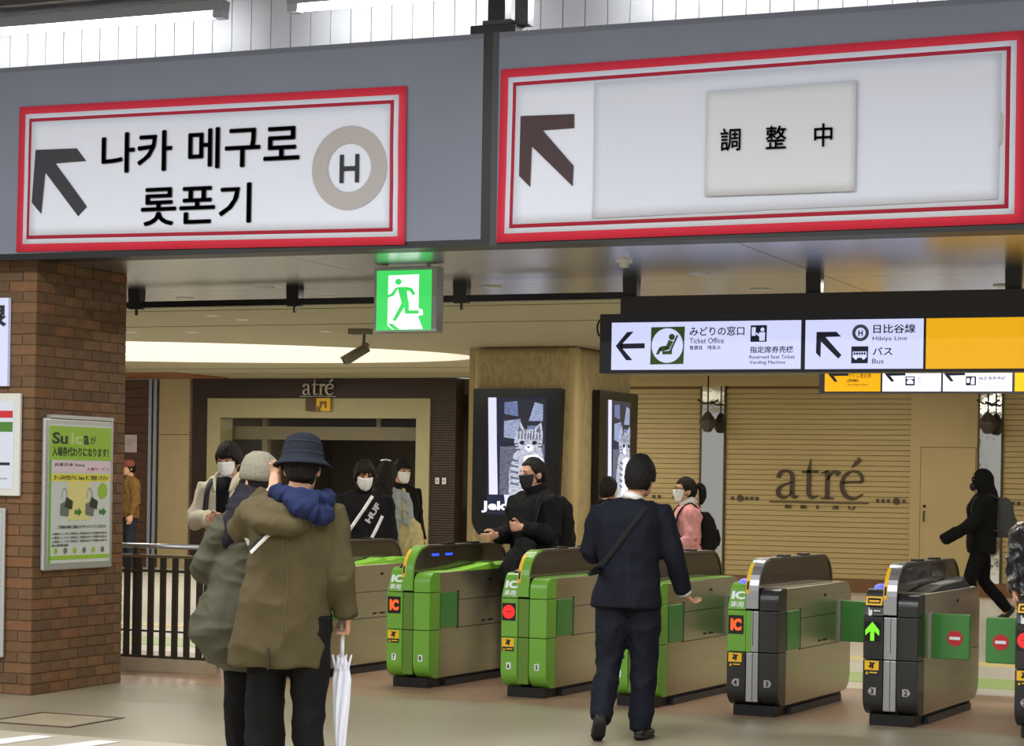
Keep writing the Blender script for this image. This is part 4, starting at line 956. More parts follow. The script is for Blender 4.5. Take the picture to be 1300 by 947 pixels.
def person(label, loc, heading, height, legs=None, arms=None, hands={}, head=(0, 0, 0), head_off=(0, .015, 0), voxel=.008):
    """returns (empty, info); heading 0 faces +Y; head = (yaw, pitch, roll) in degrees"""
    e = empty('person', (loc[0], loc[1], loc[2] if len(loc) > 2 else 0), R(heading)); s = height / 1.72; e.scale = (s, s, s)
    tag(e, label, 'person')
    legs = legs or stand_legs(); arms = arms or down_arms()
    hc = Vector((0, 0, 1.603)) + Vector(head_off)
    HM = Matrix.Translation(hc) @ Matrix.Rotation(R(head[0]), 4, 'Z') @ Matrix.Rotation(R(head[1]), 4, 'X') @ Matrix.Rotation(R(head[2]), 4, 'Y')
    mb = MB(); add_body(mb, legs, arms, hands, [(0, -.015, 1.46), HM @ Vector((0, -.015, -.06))]); add_head(mb, HM)
    body = obj('body', remesh(mb, voxel, 3), M_skin, e, True)
    return e, dict(legs=legs, arms=arms, HM=HM, e=e, s=s)
def trousers(I, m, loose=1., fold=.006, hemz=None, seed=1., name='trousers'):
    mb = MB()
    mb.hoops([(0, 0, .80, .12, .095), (0, 0, .90, .172, .118), (0, 0, 1.02, .155, .108)], 20)
    for k in ('L', 'R'):
        h, kn, an, toe = [Vector(p) for p in I['legs'][k]]
        end = an + Vector((0, -.004, -.02))
        mb.tube([h + Vector((0, 0, .03)), h.lerp(kn, .5), kn, kn.lerp(an, .5), end], [.098 * loose, .09 * loose, .074 * loose, .066 * loose, .058 * loose], 14)
    return obj(name, remesh(mb, .011, 4, fold, 8., seed), m, I['e'], True)
def shoes(I, m, sole=None):
    for k in ('L', 'R'):
        h, kn, an, toe = [Vector(p) for p in I['legs'][k]]
        hd = (toe - an); hd.normalize()
        up = Vector((1, 0, 0)).cross(hd); up = up if up.z > 0 else -up
        heel = an - up * .035 - hd * .035
        mb = MB()
        mb.tube([heel - hd * .02, heel + hd * .02, heel + hd * .10, toe - hd * .02 + up * .005, toe + hd * .035], [(.030, .030), (.040, .045), (.045, .040), (.047, .030), (.024, .016)], 14, side=(1, 0, 0))
        mb.tube([an + up * .045, an - up * .02], [.046, .046], 12)
        sh_ = obj('shoe', remesh(mb, .009, 3), m, I['e'], True)
        if sole:
            mb = MB(); c = heel - up * .036
            mb.tube([c - hd * .025, c + hd * .02, c + hd * .10, toe - hd * .02 - up * .022, toe + hd * .038 - up * .012], [(.026, .012), (.038, .014), (.040, .012), (.046, .011), (.024, .009)], 12, side=(1, 0, 0))
            obj('sole', mb, sole, sh_, True)
def top(I, m, hoops, sleeve=(.068, .060, .054, .050), fold=.010, seed=3., name='jacket', freq=8., cuff=0., voxel=.011, extra=None, aniso=(1, 1, .45), e=2.3):
    mb = MB(); mb.hoops(hoops, 26, e)
    for k, q in (('L', -1), ('R', 1)):
        s, el, wr = [Vector(p) for p in I['arms'][k]]
        end = el.lerp(wr, .93 + cuff)
        mb.tube([(q * .09, s.y, s.z + .005), s, s.lerp(el, .5), el], [sleeve[0], sleeve[0] * 1.04, sleeve[1], sleeve[1]], 14, dense=2)
        mb.tube([el + (el - wr) * .05, el, el.lerp(wr, .5), end], [sleeve[1] * .9, sleeve[1], sleeve[2], sleeve[3]], 14)
    if extra: extra(mb)
    return obj(name, remesh(mb, voxel, 4, fold, freq, seed, aniso), m, I['e'], True)
def torso(hem=.80, w=1., d=1., flare=1.):
    return [(0, 0, hem, .185 * w * flare, .125 * d * flare), (0, 0, .98, .18 * w, .125 * d), (0, 0, 1.10, .172 * w, .122 * d), (0, -.003, 1.24, .182 * w, .13 * d), (0, -.008, 1.34, .19 * w, .128 * d),
            (0, -.014, 1.41, .165 * w, .10 * d), (0, -.018, 1.455, .10, .08), (0, -.016, 1.48, .07, .068)]
def hair(I, m, front=.055, side=-.02, back=-.085, vol=1.10, jitter=.03, seed=0., name='hair', fringe=.0, part=0.):
    nu, nv = 64, 30; V = []; Fc = []
    for j in range(nv + 1):
        th = math.pi * (j / nv) * .86
        for i in range(nu):
            ph = 2 * math.pi * i / nu
            d = Vector((math.sin(ph) * math.sin(th), math.cos(ph) * math.sin(th), math.cos(th)))
            p = Vector((d.x * .083, d.y * .105 - .006, d.z * .123))
            a = abs(((math.degrees(ph) + 180) % 360) - 180)          # 0 front, 180 back
            if a < 48: lim = front + (.5 + fringe) * math.sin(math.degrees(ph) * .55 + seed) * .010
            elif a < 78: lim = front + (side - front) * (a - 48) / 30
            elif a < 105: lim = side
            else: lim = side + (back - side) * min(1, (a - 105) / 30)
            n_ = noise.noise(d * 5 + Vector((seed, 0, 0))) + .8 * noise.noise(Vector((d.x * 22, d.y * 22, d.z * 4 + seed)))
            k = vol + jitter * n_ + (.02 if a < 60 and p.z > lim else 0)
            if p.z < lim: k = .86
            V.append(I['HM'] @ Vector((p.x * k, p.y * k, p.z * (k if p.z > 0 else min(k, 1.02)) + (.006 if k > 1 else 0))))
    for j in range(nv):
        for i in range(nu):
            a = j * nu + i; b = j * nu + (i + 1) % nu; Fc.append((a, b, b + nu, a + nu))
    Fc.append(tuple(nv * nu + i for i in range(nu)))
    return obj(name, MB().add(V, Fc), m, I['e'], True)
def facemask(I, m, loops=True):
    nu, nv = 16, 10; V = []; Fc = []
    for lay in (0, 1):
        for j in range(nv + 1):
            z = -.116 + j / nv * .122
            rx, yo, ry = head_r(z)
            for i in range(nu + 1):
                a = R(-72 + 144 * i / nu); bulge = .012 + (.022 * math.exp(-(a / .35) ** 2) * (1 if z > -.06 else .6)) - (.004 if lay else 0)
                V.append(I['HM'] @ Vector((math.sin(a) * (rx + .007), yo + math.cos(a) * (ry + bulge), z)))
    N_ = (nu + 1) * (nv + 1)
    for j in range(nv):
        for i in range(nu):
            a = j * (nu + 1) + i; Fc.append((a, a + 1, a + nu + 2, a + nu + 1)); Fc.append((N_ + a, N_ + a + nu + 1, N_ + a + nu + 2, N_ + a + 1))
    rim = [i for i in range(nu + 1)] + [(j + 1) * (nu + 1) - 1 for j in range(1, nv + 1)] + [nv * (nu + 1) + i for i in range(nu - 1, -1, -1)] + [j * (nu + 1) for j in range(nv - 1, 0, -1)]
    for i in range(len(rim)): a, b = rim[i], rim[(i + 1) % len(rim)]; Fc.append((a, b, N_ + b, N_ + a))
    o = obj('face_mask', MB().add(V, Fc), m, I['e'], True)
    if loops:
        for q in (-1, 1): obj('ear_loop', MB().tube([I['HM'] @ Vector(p) for p in ((q * .066, .03, -.02), (q * .080, -.005, .012), (q * .084, -.03, -.005), (q * .078, -.02, -.04), (q * .060, .025, -.07))], .0022, 6, dense=3), m, o, True)
def eyes(I, brow=M_hair):
    for q in (-1, 1):
        obj('eye', MB().ball((0, 0, 0), 1., 10, 6).mesh('eye', True), M_eye, I['e']).matrix_local = I['HM'] @ Matrix.Translation((q * .031, .0885, .012)) @ Matrix.Diagonal((.013, .006, .0055, 1))
        obj('eyebrow', MB().tube([I['HM'] @ Vector(p) for p in ((q * .015, .094, .031), (q * .033, .091, .037), (q * .050, .078, .033))], [(.0035, .0025), (.005, .003), (.003, .002)], 6), brow, I['e'], True)
def on_surface(o_mesh, pts, direction, off=.004):
    bvh = BVHTree.FromPolygons([v.co for v in o_mesh.vertices], [tuple(p.vertices) for p in o_mesh.polygons])
    d = Vector(direction).normalized(); out_ = []
    for p in pts:
        p = Vector(p); h = bvh.ray_cast(p - d * .6, d)
        out_.append((h[0] if h[0] is not None else p) - d * off)
    return out_
def strip_on(mesh, path, width, direction, m, parent, name='stripe', off=.004, n=24, across=None):
    P, _ = smooth_path([Vector(p) for p in path], [(1, 1)] * len(path), n)
    d = Vector(direction).normalized(); A = []; B = []
    for i, p in enumerate(P):
        t = (P[min(i + 1, len(P) - 1)] - P[max(i - 1, 0)]).normalized(); s = t.cross(d).normalized() * width / 2
        A.append(p + s); B.append(p - s)
    Mi = [(a + b) / 2 for a, b in zip(A, B)]
    rows = [on_surface(mesh, r, d, o_) for r, o_ in ((A, off), (Mi, off), (B, off), (B, off * .2), (Mi, off * .2), (A, off * .2))]
    mb = MB(); k = len(P); V = [v for r in rows for v in r]; Fc = []
    for r in range(6):
        for i in range(k - 1): Fc.append((r * k + i, r * k + i + 1, ((r + 1) % 6) * k + i + 1, ((r + 1) % 6) * k + i))
    return obj(name, mb.add(V, Fc), m, parent, True)
def cloth(name, c, rough=.9, var=.12, vs=30., bump=.25, bs=220.): return mat(name, c, rough, var=var, vscale=vs, bump=bump, bscale=bs, spec=.15)
def backpack(label, I, m, y=-.20, w=.15, d=.10, z0=1.0, z1=1.42, straps=True, group=None):
    e = empty('backpack', I['e'].location, I['e'].rotation_euler.z); e.scale = I['e'].scale; tag(e, label, 'backpack')
    mb = MB(); mb.hoops([(0, y, z0, w * .9, d * .8), (0, y - .01, z0 + .04, w, d), (0, y, (z0 + z1) / 2, w, d), (0, y + .005, z1 - .06, w * .92, d * .85), (0, y + .02, z1, w * .6, d * .5)], 22, 2.8)
    obj('main_bag', remesh(mb, .012, 4, .008, 9., 2.), m, e, True)
    mb = MB(); mb.hoops([(0, y - d * .95, z0 + .05, w * .7, .035), (0, y - d * 1.0, z0 + .12, w * .72, .045), (0, y - d * .9, z0 + .22, w * .6, .03)], 18, 2.8)
    obj('front_pocket', remesh(mb, .010, 3), m, e, True)
    if straps:
        for q in (-1, 1): obj('strap', MB().tube([(q * .09, y + d * .4, z1 - .03), (q * .115, -.02, 1.475), (q * .13, .10, 1.40), (q * .14, .135, 1.25), (q * .16, .06, 1.10), (q * .13, y + d * .3, z0 + .06)], [(.022, .007)] * 6, 8, dense=4), m, e, True)
    return e
AWAY = 22.7
black_cloth = cloth('cloth_black', S(22, 22, 23), bump=.15)
black_trouser = cloth('cloth_trouser', S(21, 20, 20), bump=.15)
black_shoe = mat('shoe_black', S(24, 23, 23), .45)

# --- man in the bucket hat, seen from behind
I = None
AR = {'L': [(-.185, 0, 1.395), (-.265, .11, 1.29), (-.115, .10, 1.50)], 'R': [(.175, -.01, 1.385), (.225, -.04, 1.10), (.262, .03, .90)]}
LGH = {'L': [(-.10, 0, .88), (-.135, .015, .48), (-.16, -.02, .075), (-.19, .15, .025)], 'R': [(.08, 0, .88), (.085, .015, .48), (.085, -.02, .075), (.10, .15, .025)]}
e, I = person('man in olive coat and navy bucket hat, seen from behind, holding an umbrella', (-4.985, 9.17), AWAY + 2, 1.75, legs=LGH, arms=AR,
              hands={'L': dict(direction=(.22, .05, 1), side=(.6, -.6, .1), curl=.3, thumb=-1), 'R': dict(direction=(.0, .5, -.87), side=(0, .87, .5), curl=1.15, thumb=-1)}, head=(-6, -8, 0), head_off=(.035, .02, 0), voxel=.006)
trousers(I, black_trouser, 1.12, .008); shoes(I, black_shoe)
olive = cloth('coat_olive', S(80, 71, 48), var=.08, vs=9)
ch = [(-.075, .01, .66, .235, .15), (-.065, .005, .80, .232, .15), (-.045, 0, .95, .222, .145), (-.02, 0, 1.10, .212, .142), (0, -.003, 1.24, .212, .145), (0, -.008, 1.33, .215, .14), (0, -.014, 1.40, .185, .112), (0, -.018, 1.455, .115, .09), (0, -.016, 1.485, .075, .075)]
ct = top(I, olive, ch, (.080, .074, .066, .060), .012, 4., 'coat', 6.)
me_c = ct.data
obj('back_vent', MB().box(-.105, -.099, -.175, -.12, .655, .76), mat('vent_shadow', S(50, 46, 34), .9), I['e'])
strip_on(me_c, [(-.02, -.6, 1.38), (-.02, -.6, 1.0), (-.06, -.6, .70)], .006, (0, 1, 0), mat('coat_seam', S(84, 76, 54), .9), I['e'], 'back_seam', .002)
def hoodm(mb):
    mb.tube([(-.19, .02, 1.43), (-.20, -.06, 1.40), (-.13, -.14, 1.355), (-.02, -.165, 1.335), (.08, -.13, 1.36), (.13, -.08, 1.39)], [(.045, .04), (.06, .045), (.068, .05), (.06, .045), (.045, .035), (.03, .03)], 14, dense=4)
    mb.tube([(-.15, -.06, 1.42), (-.08, -.12, 1.39), (.04, -.13, 1.36), (.10, -.09, 1.39)], [.05, .06, .05, .035], 12, dense=3)
mb = MB(); hoodm(mb); obj('coat_hood', remesh(mb, .011, 3, .012, 10., 5.), olive, I['e'], True)
mb = MB()
mb.tube([(-.085, .05, 1.49), (-.085, -.03, 1.49), (-.03, -.10, 1.475), (.06, -.125, 1.455), (.14, -.07, 1.455), (.15, .02, 1.465), (.08, .09, 1.46)], [(.03, .035), (.034, .042), (.042, .05), (.048, .058), (.045, .05), (.034, .04), (.03, .03)], 14, dense=4)
mb.tube([(-.02, -.13, 1.47), (.05, -.19, 1.42), (.12, -.18, 1.38), (.17, -.12, 1.40)], [.04, .05, .05, .036], 12, dense=3); mb.tube([(.03, -.13, 1.485), (.11, -.15, 1.45), (.17, -.07, 1.45)], [.04, .05, .036], 12, dense=3)
obj('navy_hood', remesh(mb, .009, 3, .010, 14., 2.), cloth('hood_navy', S(30, 38, 68), var=.12), I['e'], True)
hair(I, M_hairbrown, .06, -.02, -.075, 1.06, .03, 1.)
hat = MB(); s0 = len(hat.v)
hat.lathe([(.001, .150), (.050, .147), (.082, .128), (.098, .085), (.106, .040), (.110, .022), (.128, .004), (.146, -.012), (.148, -.018), (.142, -.020), (.125, -.008), (.104, .010), (.098, .03), (.001, .035)], 36)
xf(hat, I['HM'] @ Matrix.Translation((0, -.012, .028)) @ Matrix.Diagonal((.96, 1.08, .96, 1)), s0)
ho = obj('bucket_hat', hat, cloth('hat_navy', S(29, 32, 40), var=.1, vs=30), I['e'], True)
for zz, rr in ((.045, .1045), (.10, .094)): 
    sb = MB(); s1_ = len(sb.v); sb.tube([(rr * math.cos(a * .1745), rr * math.sin(a * .1745), zz) for a in range(37)], .0018, 5); xf(sb, I['HM'] @ Matrix.Translation((0, -.012, .028)) @ Matrix.Diagonal((.97, 1.09, .96, 1)), s1_); obj('stitching', sb, mat('hat_stitch', S(58, 62, 74), .9), ho, True)
rg = MB(); s1_ = len(rg.v); rg.tube([(.012 * math.cos(a), -.125, .025 + .012 * math.sin(a)) for a in [math.pi + i * math.pi / 10 for i in range(11)]], .003, 6); xf(rg, I['HM'] @ Matrix.Translation((.03, -.004, .012)), s1_)
obj('metal_ring', rg, M_steel_strip, ho, True)
obj('cuff', MB().tube([Vector((.225, -.04, 1.10)).lerp(Vector((.262, .03, .90)), .88), Vector((.225, -.04, 1.10)).lerp(Vector((.262, .03, .90)), 1.0)], .052, 14), mat('cuff_dark', S(40, 38, 32), .9), I['e'], True)
strip_on(me_c, [(-.20, -.6, 1.20), (-.15, -.6, 1.25), (-.09, -.6, 1.31)], .018, (0, 1, 0), M_white, I['e'], 'bag_strap', .006)
strip_on(me_c, [(-.20, -.6, 1.222), (-.15, -.6, 1.272), (-.09, -.6, 1.332)], .014, (0, 1, 0), M_dark, I['e'], 'strap_edge', .005)
hand_w = Matrix.Translation(I['e'].location) @ Matrix.Rotation(R(AWAY + 2), 4, 'Z') @ Matrix.Scale(I['s'], 4)
g = hand_w @ Vector((.236, .078, .824))
um = empty('umbrella', (g.x, g.y, 0)); tag(um, 'folded white umbrella held point down by the man in the bucket hat', 'umbrella')
zt = g.z
obj('handle', MB().tube([(0, 0, zt + .07), (0, 0, zt - .17)], [.011, .012], 10), mat('umbrella_handle', S(226, 226, 228), .3), um, True)
mb = MB(); NF = 9
def uring(z, r, dep): return [(r * (1 - dep * (k % 2)) * math.cos(2 * math.pi * k / (NF * 2) + z * 2.2), r * (1 - dep * (k % 2)) * math.sin(2 * math.pi * k / (NF * 2) + z * 2.2), z) for k in range(NF * 2)]
mb.rings([uring(zt - .72, .007, .1), uring(zt - .62, .020, .3), uring(zt - .50, .031, .4), uring(zt - .36, .042, .42), uring(zt - .24, .048, .45), uring(zt - .165, .036, .3), uring(zt - .13, .020, .3)])
obj('canopy', mb, mat('umbrella_white', S(226, 228, 238), .35, var=.04), um, False)
for k in range(8):
    a = k * .785; obj('rib_tip', MB().tube([(.034 * math.cos(a), .034 * math.sin(a), zt - .185), (.050 * math.cos(a), .050 * math.sin(a), zt - .118)], [.006, .004], 6), MATS['umbrella_white'], um)
obj('ferrule', MB().tube([(0, 0, zt - .71), (0, 0, .012)], [.006, .004], 8), M_steel_strip, um)

# --- person in the grey beanie and wide coat
AR = {'L': [(-.185, 0, 1.37), (-.26, .10, 1.12), (-.06, .24, 1.16)], 'R': [(.185, 0, 1.37), (.235, .06, 1.11), (.08, .25, 1.15)]}
e, I = person('person in grey knit beanie, dark scarf and wide olive puffed coat', (-5.45, 9.64), AWAY + 35, 1.68, arms=AR, head=(10, -5, 0))
trousers(I, black_trouser, 1.0); shoes(I, black_shoe)
ol2 = cloth('coat_grey_olive', S(72, 70, 54), .6, var=.12, vs=7)
hp = [(-.02, -.02, .60, .16, .14), (-.06, -.03, .68, .235, .18), (-.115, -.03, .80, .275, .19), (-.09, -.02, .95, .245, .18), (-.055, -.01, 1.10, .225, .17), (-.03, -.005, 1.25, .205, .16), (-.01, -.01, 1.36, .20, .14), (0, -.014, 1.42, .15, .11), (0, -.016, 1.48, .08, .08)]
top(I, ol2, hp, (.085, .085, .072, .06), .013, 8., 'wide_coat', 6., aniso=(1, 1, .9))
mb = MB()
mb.tube([(-.09, .07, 1.46), (-.11, -.03, 1.47), (-.02, -.11, 1.46), (.09, -.06, 1.47), (.09, .05, 1.46), (0, .11, 1.45), (-.08, .07, 1.46)], [.06] * 7, 14, dense=3)
mb.tube([(-.04, -.02, 1.55), (-.09, -.05, 1.46), (-.14, -.05, 1.37), (-.18, -.04, 1.29), (-.20, -.03, 1.24)], [(.085, .08), (.10, .09), (.095, .08), (.07, .06), (.03, .03)], 14, dense=3)
obj('scarf', remesh(mb, .011, 3, .012, 12., 6.), cloth('scarf_dark', S(36, 33, 40)), I['e'], True)
hair(I, M_hair, .04, -.08, -.11, 1.05)
bn = MB(); s0 = len(bn.v); bn.lathe([(.001, .150), (.04, .146), (.078, .120), (.098, .075), (.104, .03), (.104, .0), (.098, -.004), (.09, .01), (.001, .02)], 36)
xf(bn, I['HM'] @ Matrix.Translation((0, -.008, .012)) @ Matrix.Rotation(R(10), 4, 'X') @ Matrix.Diagonal((.92, 1.1, 1, 1)), s0)
obj('beanie', bn, mat('beanie_grey', S(128, 122, 104), .9, var=.15, vscale=60, bump=.5, bscale=160), I['e'], True)
eyes(I)
pn = empty('paper_slip', (-5.215, 9.085, 1.29), R(AWAY + 10)); tag(pn, 'small folded white paper slip between the olive coats', 'paper')
obj('leaf', MB().add([(-.03, 0, .07), (.035, .0, .10), (.02, .0, -.04), (.03, .0, -.02), (-.03, .003, .07), (.035, .003, .10), (.02, .003, -.04), (.03, .003, -.02)], [(0, 2, 3, 1), (4, 5, 7, 6), (0, 1, 5, 4), (0, 4, 6, 2), (2, 6, 7, 3), (1, 3, 7, 5)]), M_white, pn)
obj('fold', MB().box(.028, .036, .0, .012, -.03, .10), M_paper, pn)

# --- man in the white coat
AR = {'L': [(-.185, 0, 1.385), (-.245, .05, 1.12), (-.05, .22, 1.14)], 'R': [(.185, 0, 1.385), (.25, .04, 1.13), (.07, .22, 1.16)]}
e, I = person('man in long white coat and white mask with dark backpack strap', (-9.02, 15.45), AWAY + 180 - 12, 1.84, arms=AR, hands={'L': dict(direction=(1, .25, .1), side=(0, .3, 1), curl=.5, thumb=-1), 'R': dict(direction=(-1, .25, .1), side=(0, .3, 1), curl=.5, thumb=1)}, head=(-8, -10, 0))
trousers(I, black_trouser); shoes(I, black_shoe)
wht = cloth('coat_white', S(212, 204, 180), .8, var=.06, vs=8)
top(I, wht, [(0, 0, .42, .25, .17), (0, 0, .6, .235, .165), (0, 0, .8, .215, .15)] + torso(.98, 1.08, 1.08)[1:], (.078, .072, .066, .058), .014, 9., 'long_coat', 6.5)
obj('inner_shirt', MB().tube([(0, .10, 1.47), (0, .142, 1.36), (0, .150, 1.20), (0, .152, 1.05)], [(.06, .02), (.055, .02), (.05, .015), (.03, .012)], 12, side=(1, 0, 0)), black_cloth, I['e'], True)
for q in (-1, 1): obj('collar', MB().tube([(q * .06, -.05, 1.49), (q * .085, .03, 1.48), (q * .075, .115, 1.43), (q * .06, .15, 1.36)], [(.012, .03), (.012, .035), (.012, .04), (.008, .02)], 10, dense=3), wht, I['e'], True)
hair(I, M_hair, .03, -.03, -.08, 1.22, .07, 4.); facemask(I, M_maskw); eyes(I)
backpack('dark backpack with a strap over the white coat', I, mat('bag_dark', S(44, 42, 40), .7), y=-.22)

# --- man in the black striped jacket
e, I = person('man in black jacket with two white diagonal stripes and white mask', (-8.50, 16.92), AWAY + 180 + 8, 1.72, head=(6, -12, 0))
trousers(I, black_trouser); shoes(I, black_shoe)
bj = top(I, black_cloth, torso(.80, 1.16, 1.12), (.078, .07, .064, .056), .010, 12.)
dv = (0, -1, 0)
stripe_w = mat('stripe_white', S(222, 222, 220), .7)
strip_on(bj.data, [(-.07, .6, 1.43), (.05, .6, 1.25), (.18, .6, 1.05)], .030, dv, stripe_w, I['e'], 'chest_stripe', .006)
strip_on(bj.data, [(-.160, .6, 1.255), (-.12, .6, 1.17), (-.06, .6, 1.05)], .030, dv, stripe_w, I['e'], 'chest_stripe', .006)
lt = text('HUF', 0, .19, 0, .055, 0, stripe_w, I['e'], 'jacket_lettering', bold=.05, t=.001)
LM = Matrix.Translation((-.045, .6, 1.185)) @ Matrix.Rotation(R(180), 4, 'Z') @ Matrix.Rotation(R(-58), 4, 'Y')
np_ = on_surface(bj.data, [LM @ v.co for v in lt.data.vertices], dv, .008)
for v, p in zip(lt.data.vertices, np_): v.co = p
obj('stand_collar', MB().tube([(0, -.02, 1.44), (0, -.005, 1.50), (0, .0, 1.525)], [(.09, .095), (.078, .085), (.074, .082)], 18), black_cloth, I['e'], True)
hair(I, M_hairbrown, .030, -.05, -.10, 1.18, .10, 7., fringe=1.5); facemask(I, M_maskw); eyes(I)

# --- two people near the entrance
e, I = person('person with long dark hair and pale denim jacket, seen from behind', (-9.42, 19.25), AWAY - 10, 1.74, head=(10, 0, 0))
trousers(I, cloth('trouser_grey', S(70, 70, 72))); shoes(I, black_shoe)
top(I, cloth('denim_pale', S(142, 148, 148)), torso(.80, 1.1, 1.1), (.072, .066, .06, .054), .010, 14.)
hair(I, M_hair, .05, -.06, -.11, 1.16, .05, 9.)
obj('long_hair', remesh(MB().tube([(0, -.05, 1.66), (0, -.10, 1.56), (0, -.14, 1.42), (.01, -.15, 1.32)], [(.085, .06), (.10, .05), (.10, .04), (.06, .02)], 14, dense=3), .010, 2, .006, 20.), M_hair, I['e'], True)
obj('hair_clip', MB().tube([(-.06, -.02, 1.745), (0, -.03, 1.752), (.05, -.03, 1.742)], [.006, .012, .006], 8), mat('clip_silver', S(230, 232, 236), .2, .6), I['e'], True)
tb = empty('tote_bag', I['e'].location, I['e'].rotation_euler.z); tag(tb, 'beige canvas tote bag on the shoulder of the denim jacket', 'bag')
mb = MB(); mb.hoops([(.27, -.04, .80, .10, .09), (.275, -.04, .90, .125, .11), (.265, -.03, 1.05, .12, .095), (.245, -.02, 1.16, .09, .06), (.235, -.02, 1.20, .06, .03)], 18, 2.6)
obj('pouch', remesh(mb, .011, 4, .012, 10., 3.), cloth('canvas_beige', S(178, 164, 118)), tb, True)
obj('strap', MB().tube([(.21, -.09, 1.18), (.19, -.07, 1.38), (.175, -.01, 1.485), (.19, .05, 1.40), (.22, .05, 1.18)], [(.016, .006)] * 5, 8, dense=4), MATS['canvas_beige'], tb, True)
e, I = person('person in black with white mask standing before the dark entrance', (-10.05, 20.9), AWAY + 180 + 35, 1.78, head=(0, -5, 0))
trousers(I, black_trouser); shoes(I, black_shoe); top(I, black_cloth, torso(.80, 1.08, 1.08), fold=.01, seed=16.)
hair(I, M_hair, .04, -.03, -.08, 1.14, .05, 11.); facemask(I, M_maskw); eyes(I)

# --- man in black with a black mask coming through the gates
AR = {'L': [(-.185, .01, 1.385), (-.235, .05, 1.12), (-.13, .29, 1.19)], 'R': [(.185, .01, 1.385), (.23, .06, 1.12), (.11, .33, 1.12)]}
e, I = person('man in black jacket and black mask walking out through the gates', (-6.47, 15.97), AWAY + 90 + 45, 1.76, arms=AR,
              hands={'L': dict(direction=(.35, 1, .05), side=(.2, -.1, 1), curl=.75, thumb=-1), 'R': dict(direction=(-.1, 1, -.25), side=(-.2, 0, 1), curl=.65, thumb=1)}, head=(-18, -6, 0), head_off=(0, .03, 0), voxel=.006)
trousers(I, black_trouser); shoes(I, black_shoe)
mm = top(I, black_cloth, torso(.78, 1.16, 1.2), (.080, .074, .066, .056), .012, 18., cuff=.03)
obj('stand_collar', MB().tube([(0, -.02, 1.42), (0, -.0, 1.495), (0, .012, 1.53)], [(.10, .10), (.082, .09), (.078, .088)], 18), black_cloth, I['e'], True)
hair(I, M_hair, .066, .0, -.08, 1.06, .04, 13.); facemask(I, M_maskb); eyes(I)
backpack('black backpack worn by the man in the black mask', I, cloth('bag_black', S(24, 23, 22)), y=-.23, w=.155, d=.115, z0=.98, z1=1.43)
bg = empty('shoulder_bag', I['e'].location, I['e'].rotation_euler.z); tag(bg, 'dark soft bag hanging in front of the man in the black mask', 'bag')
mb = MB(); mb.tube([(-.16, .24, 1.10), (-.14, .32, .98), (-.10, .37, .87), (-.06, .40, .78)], [(.08, .06), (.12, .07), (.12, .065), (.06, .03)], 16, dense=3)
obj('pouch', remesh(mb, .011, 4, .014, 9., 5.), cloth('bag_soft', S(26, 26, 27)), bg, True)
obj('strap', MB().tube([(-.15, .20, 1.12), (-.17, .17, 1.26), (-.16, .10, 1.42), (-.13, .0, 1.49)], [(.014, .006)] * 4, 8, dense=4), MATS['bag_soft'], bg, True)

# --- man in the navy suit
LG = {'L': [(-.085, 0, .88), (-.11, .0, .47), (-.15, -.20, .155), (-.17, -.10, .035)], 'R': [(.085, 0, .88), (.095, .04, .48), (.085, .02, .075), (.13, .18, .025)]}
AR = {'L': [(-.185, .0, 1.385), (-.245, .07, 1.13), (-.12, .26, 1.18)], 'R': [(.185, 0, 1.385), (.27, .01, 1.12), (.34, .12, .89)]}
e, I = person('man in navy suit walking towards the gates, seen from behind', (-4.40, 12.42), AWAY - 6, 1.74, legs=LG, arms=AR,
              hands={'R': dict(direction=(.45, .6, -.5), side=(-.6, .6, .3), curl=.55, thumb=1), 'L': dict(direction=(.5, 1, .3), side=(0, .2, 1), curl=.5, thumb=-1)}, head=(-18, 0, 0), head_off=(.06, .02, 0), voxel=.006)
navy = cloth('suit_navy', S(24, 26, 35), .75, var=.08, vs=14, bump=.12)
trousers(I, navy, 1.14, .010, seed=5.); shoes(I, black_shoe, mat('sole_dark', S(36, 34, 32), .8))
sj = top(I, navy, [(-.015, -.0, .81, .215, .15), (-.01, 0, .87, .21, .147), (0, 0, .98, .192, .135), (0, 0, 1.10, .182, .13), (0, -.003, 1.24, .200, .138), (0, -.008, 1.34, .215, .134), (0, -.014, 1.41, .185, .105), (0, -.018, 1.455, .11, .085), (0, -.016, 1.475, .075, .07)], (.075, .068, .060, .052), .008, 21., 'suit_jacket', 6.)
obj('shirt_collar', MB().tube([(.01, -.020, 1.465), (.02, -.014, 1.500)], [(.068, .070), (.062, .064)], 20), M_white, I['e'], True)
obj('shirt_cuff', MB().tube([Vector((.27, .01, 1.12)).lerp(Vector((.34, .12, .89)), .90), Vector((.27, .01, 1.12)).lerp(Vector((.34, .12, .89)), .985)], .044, 14), M_white, I['e'], True)
strip_on(sj.data, [(-.20, -.6, 1.02), (-.06, -.6, 1.20), (.10, -.6, 1.42)], .035, (0, 1, 0), mat('strap_navy', S(14, 15, 18), .9), I['e'], 'bag_strap', .007)
strip_on(sj.data, [(0, -.6, 1.40), (0, -.6, 1.0), (0, -.6, .83)], .005, (0, 1, 0), mat('suit_seam', S(24, 27, 36), .9), I['e'], 'back_seam', .002)
hair(I, M_hair, .05, -.03, -.085, 1.14, .05, 17.)

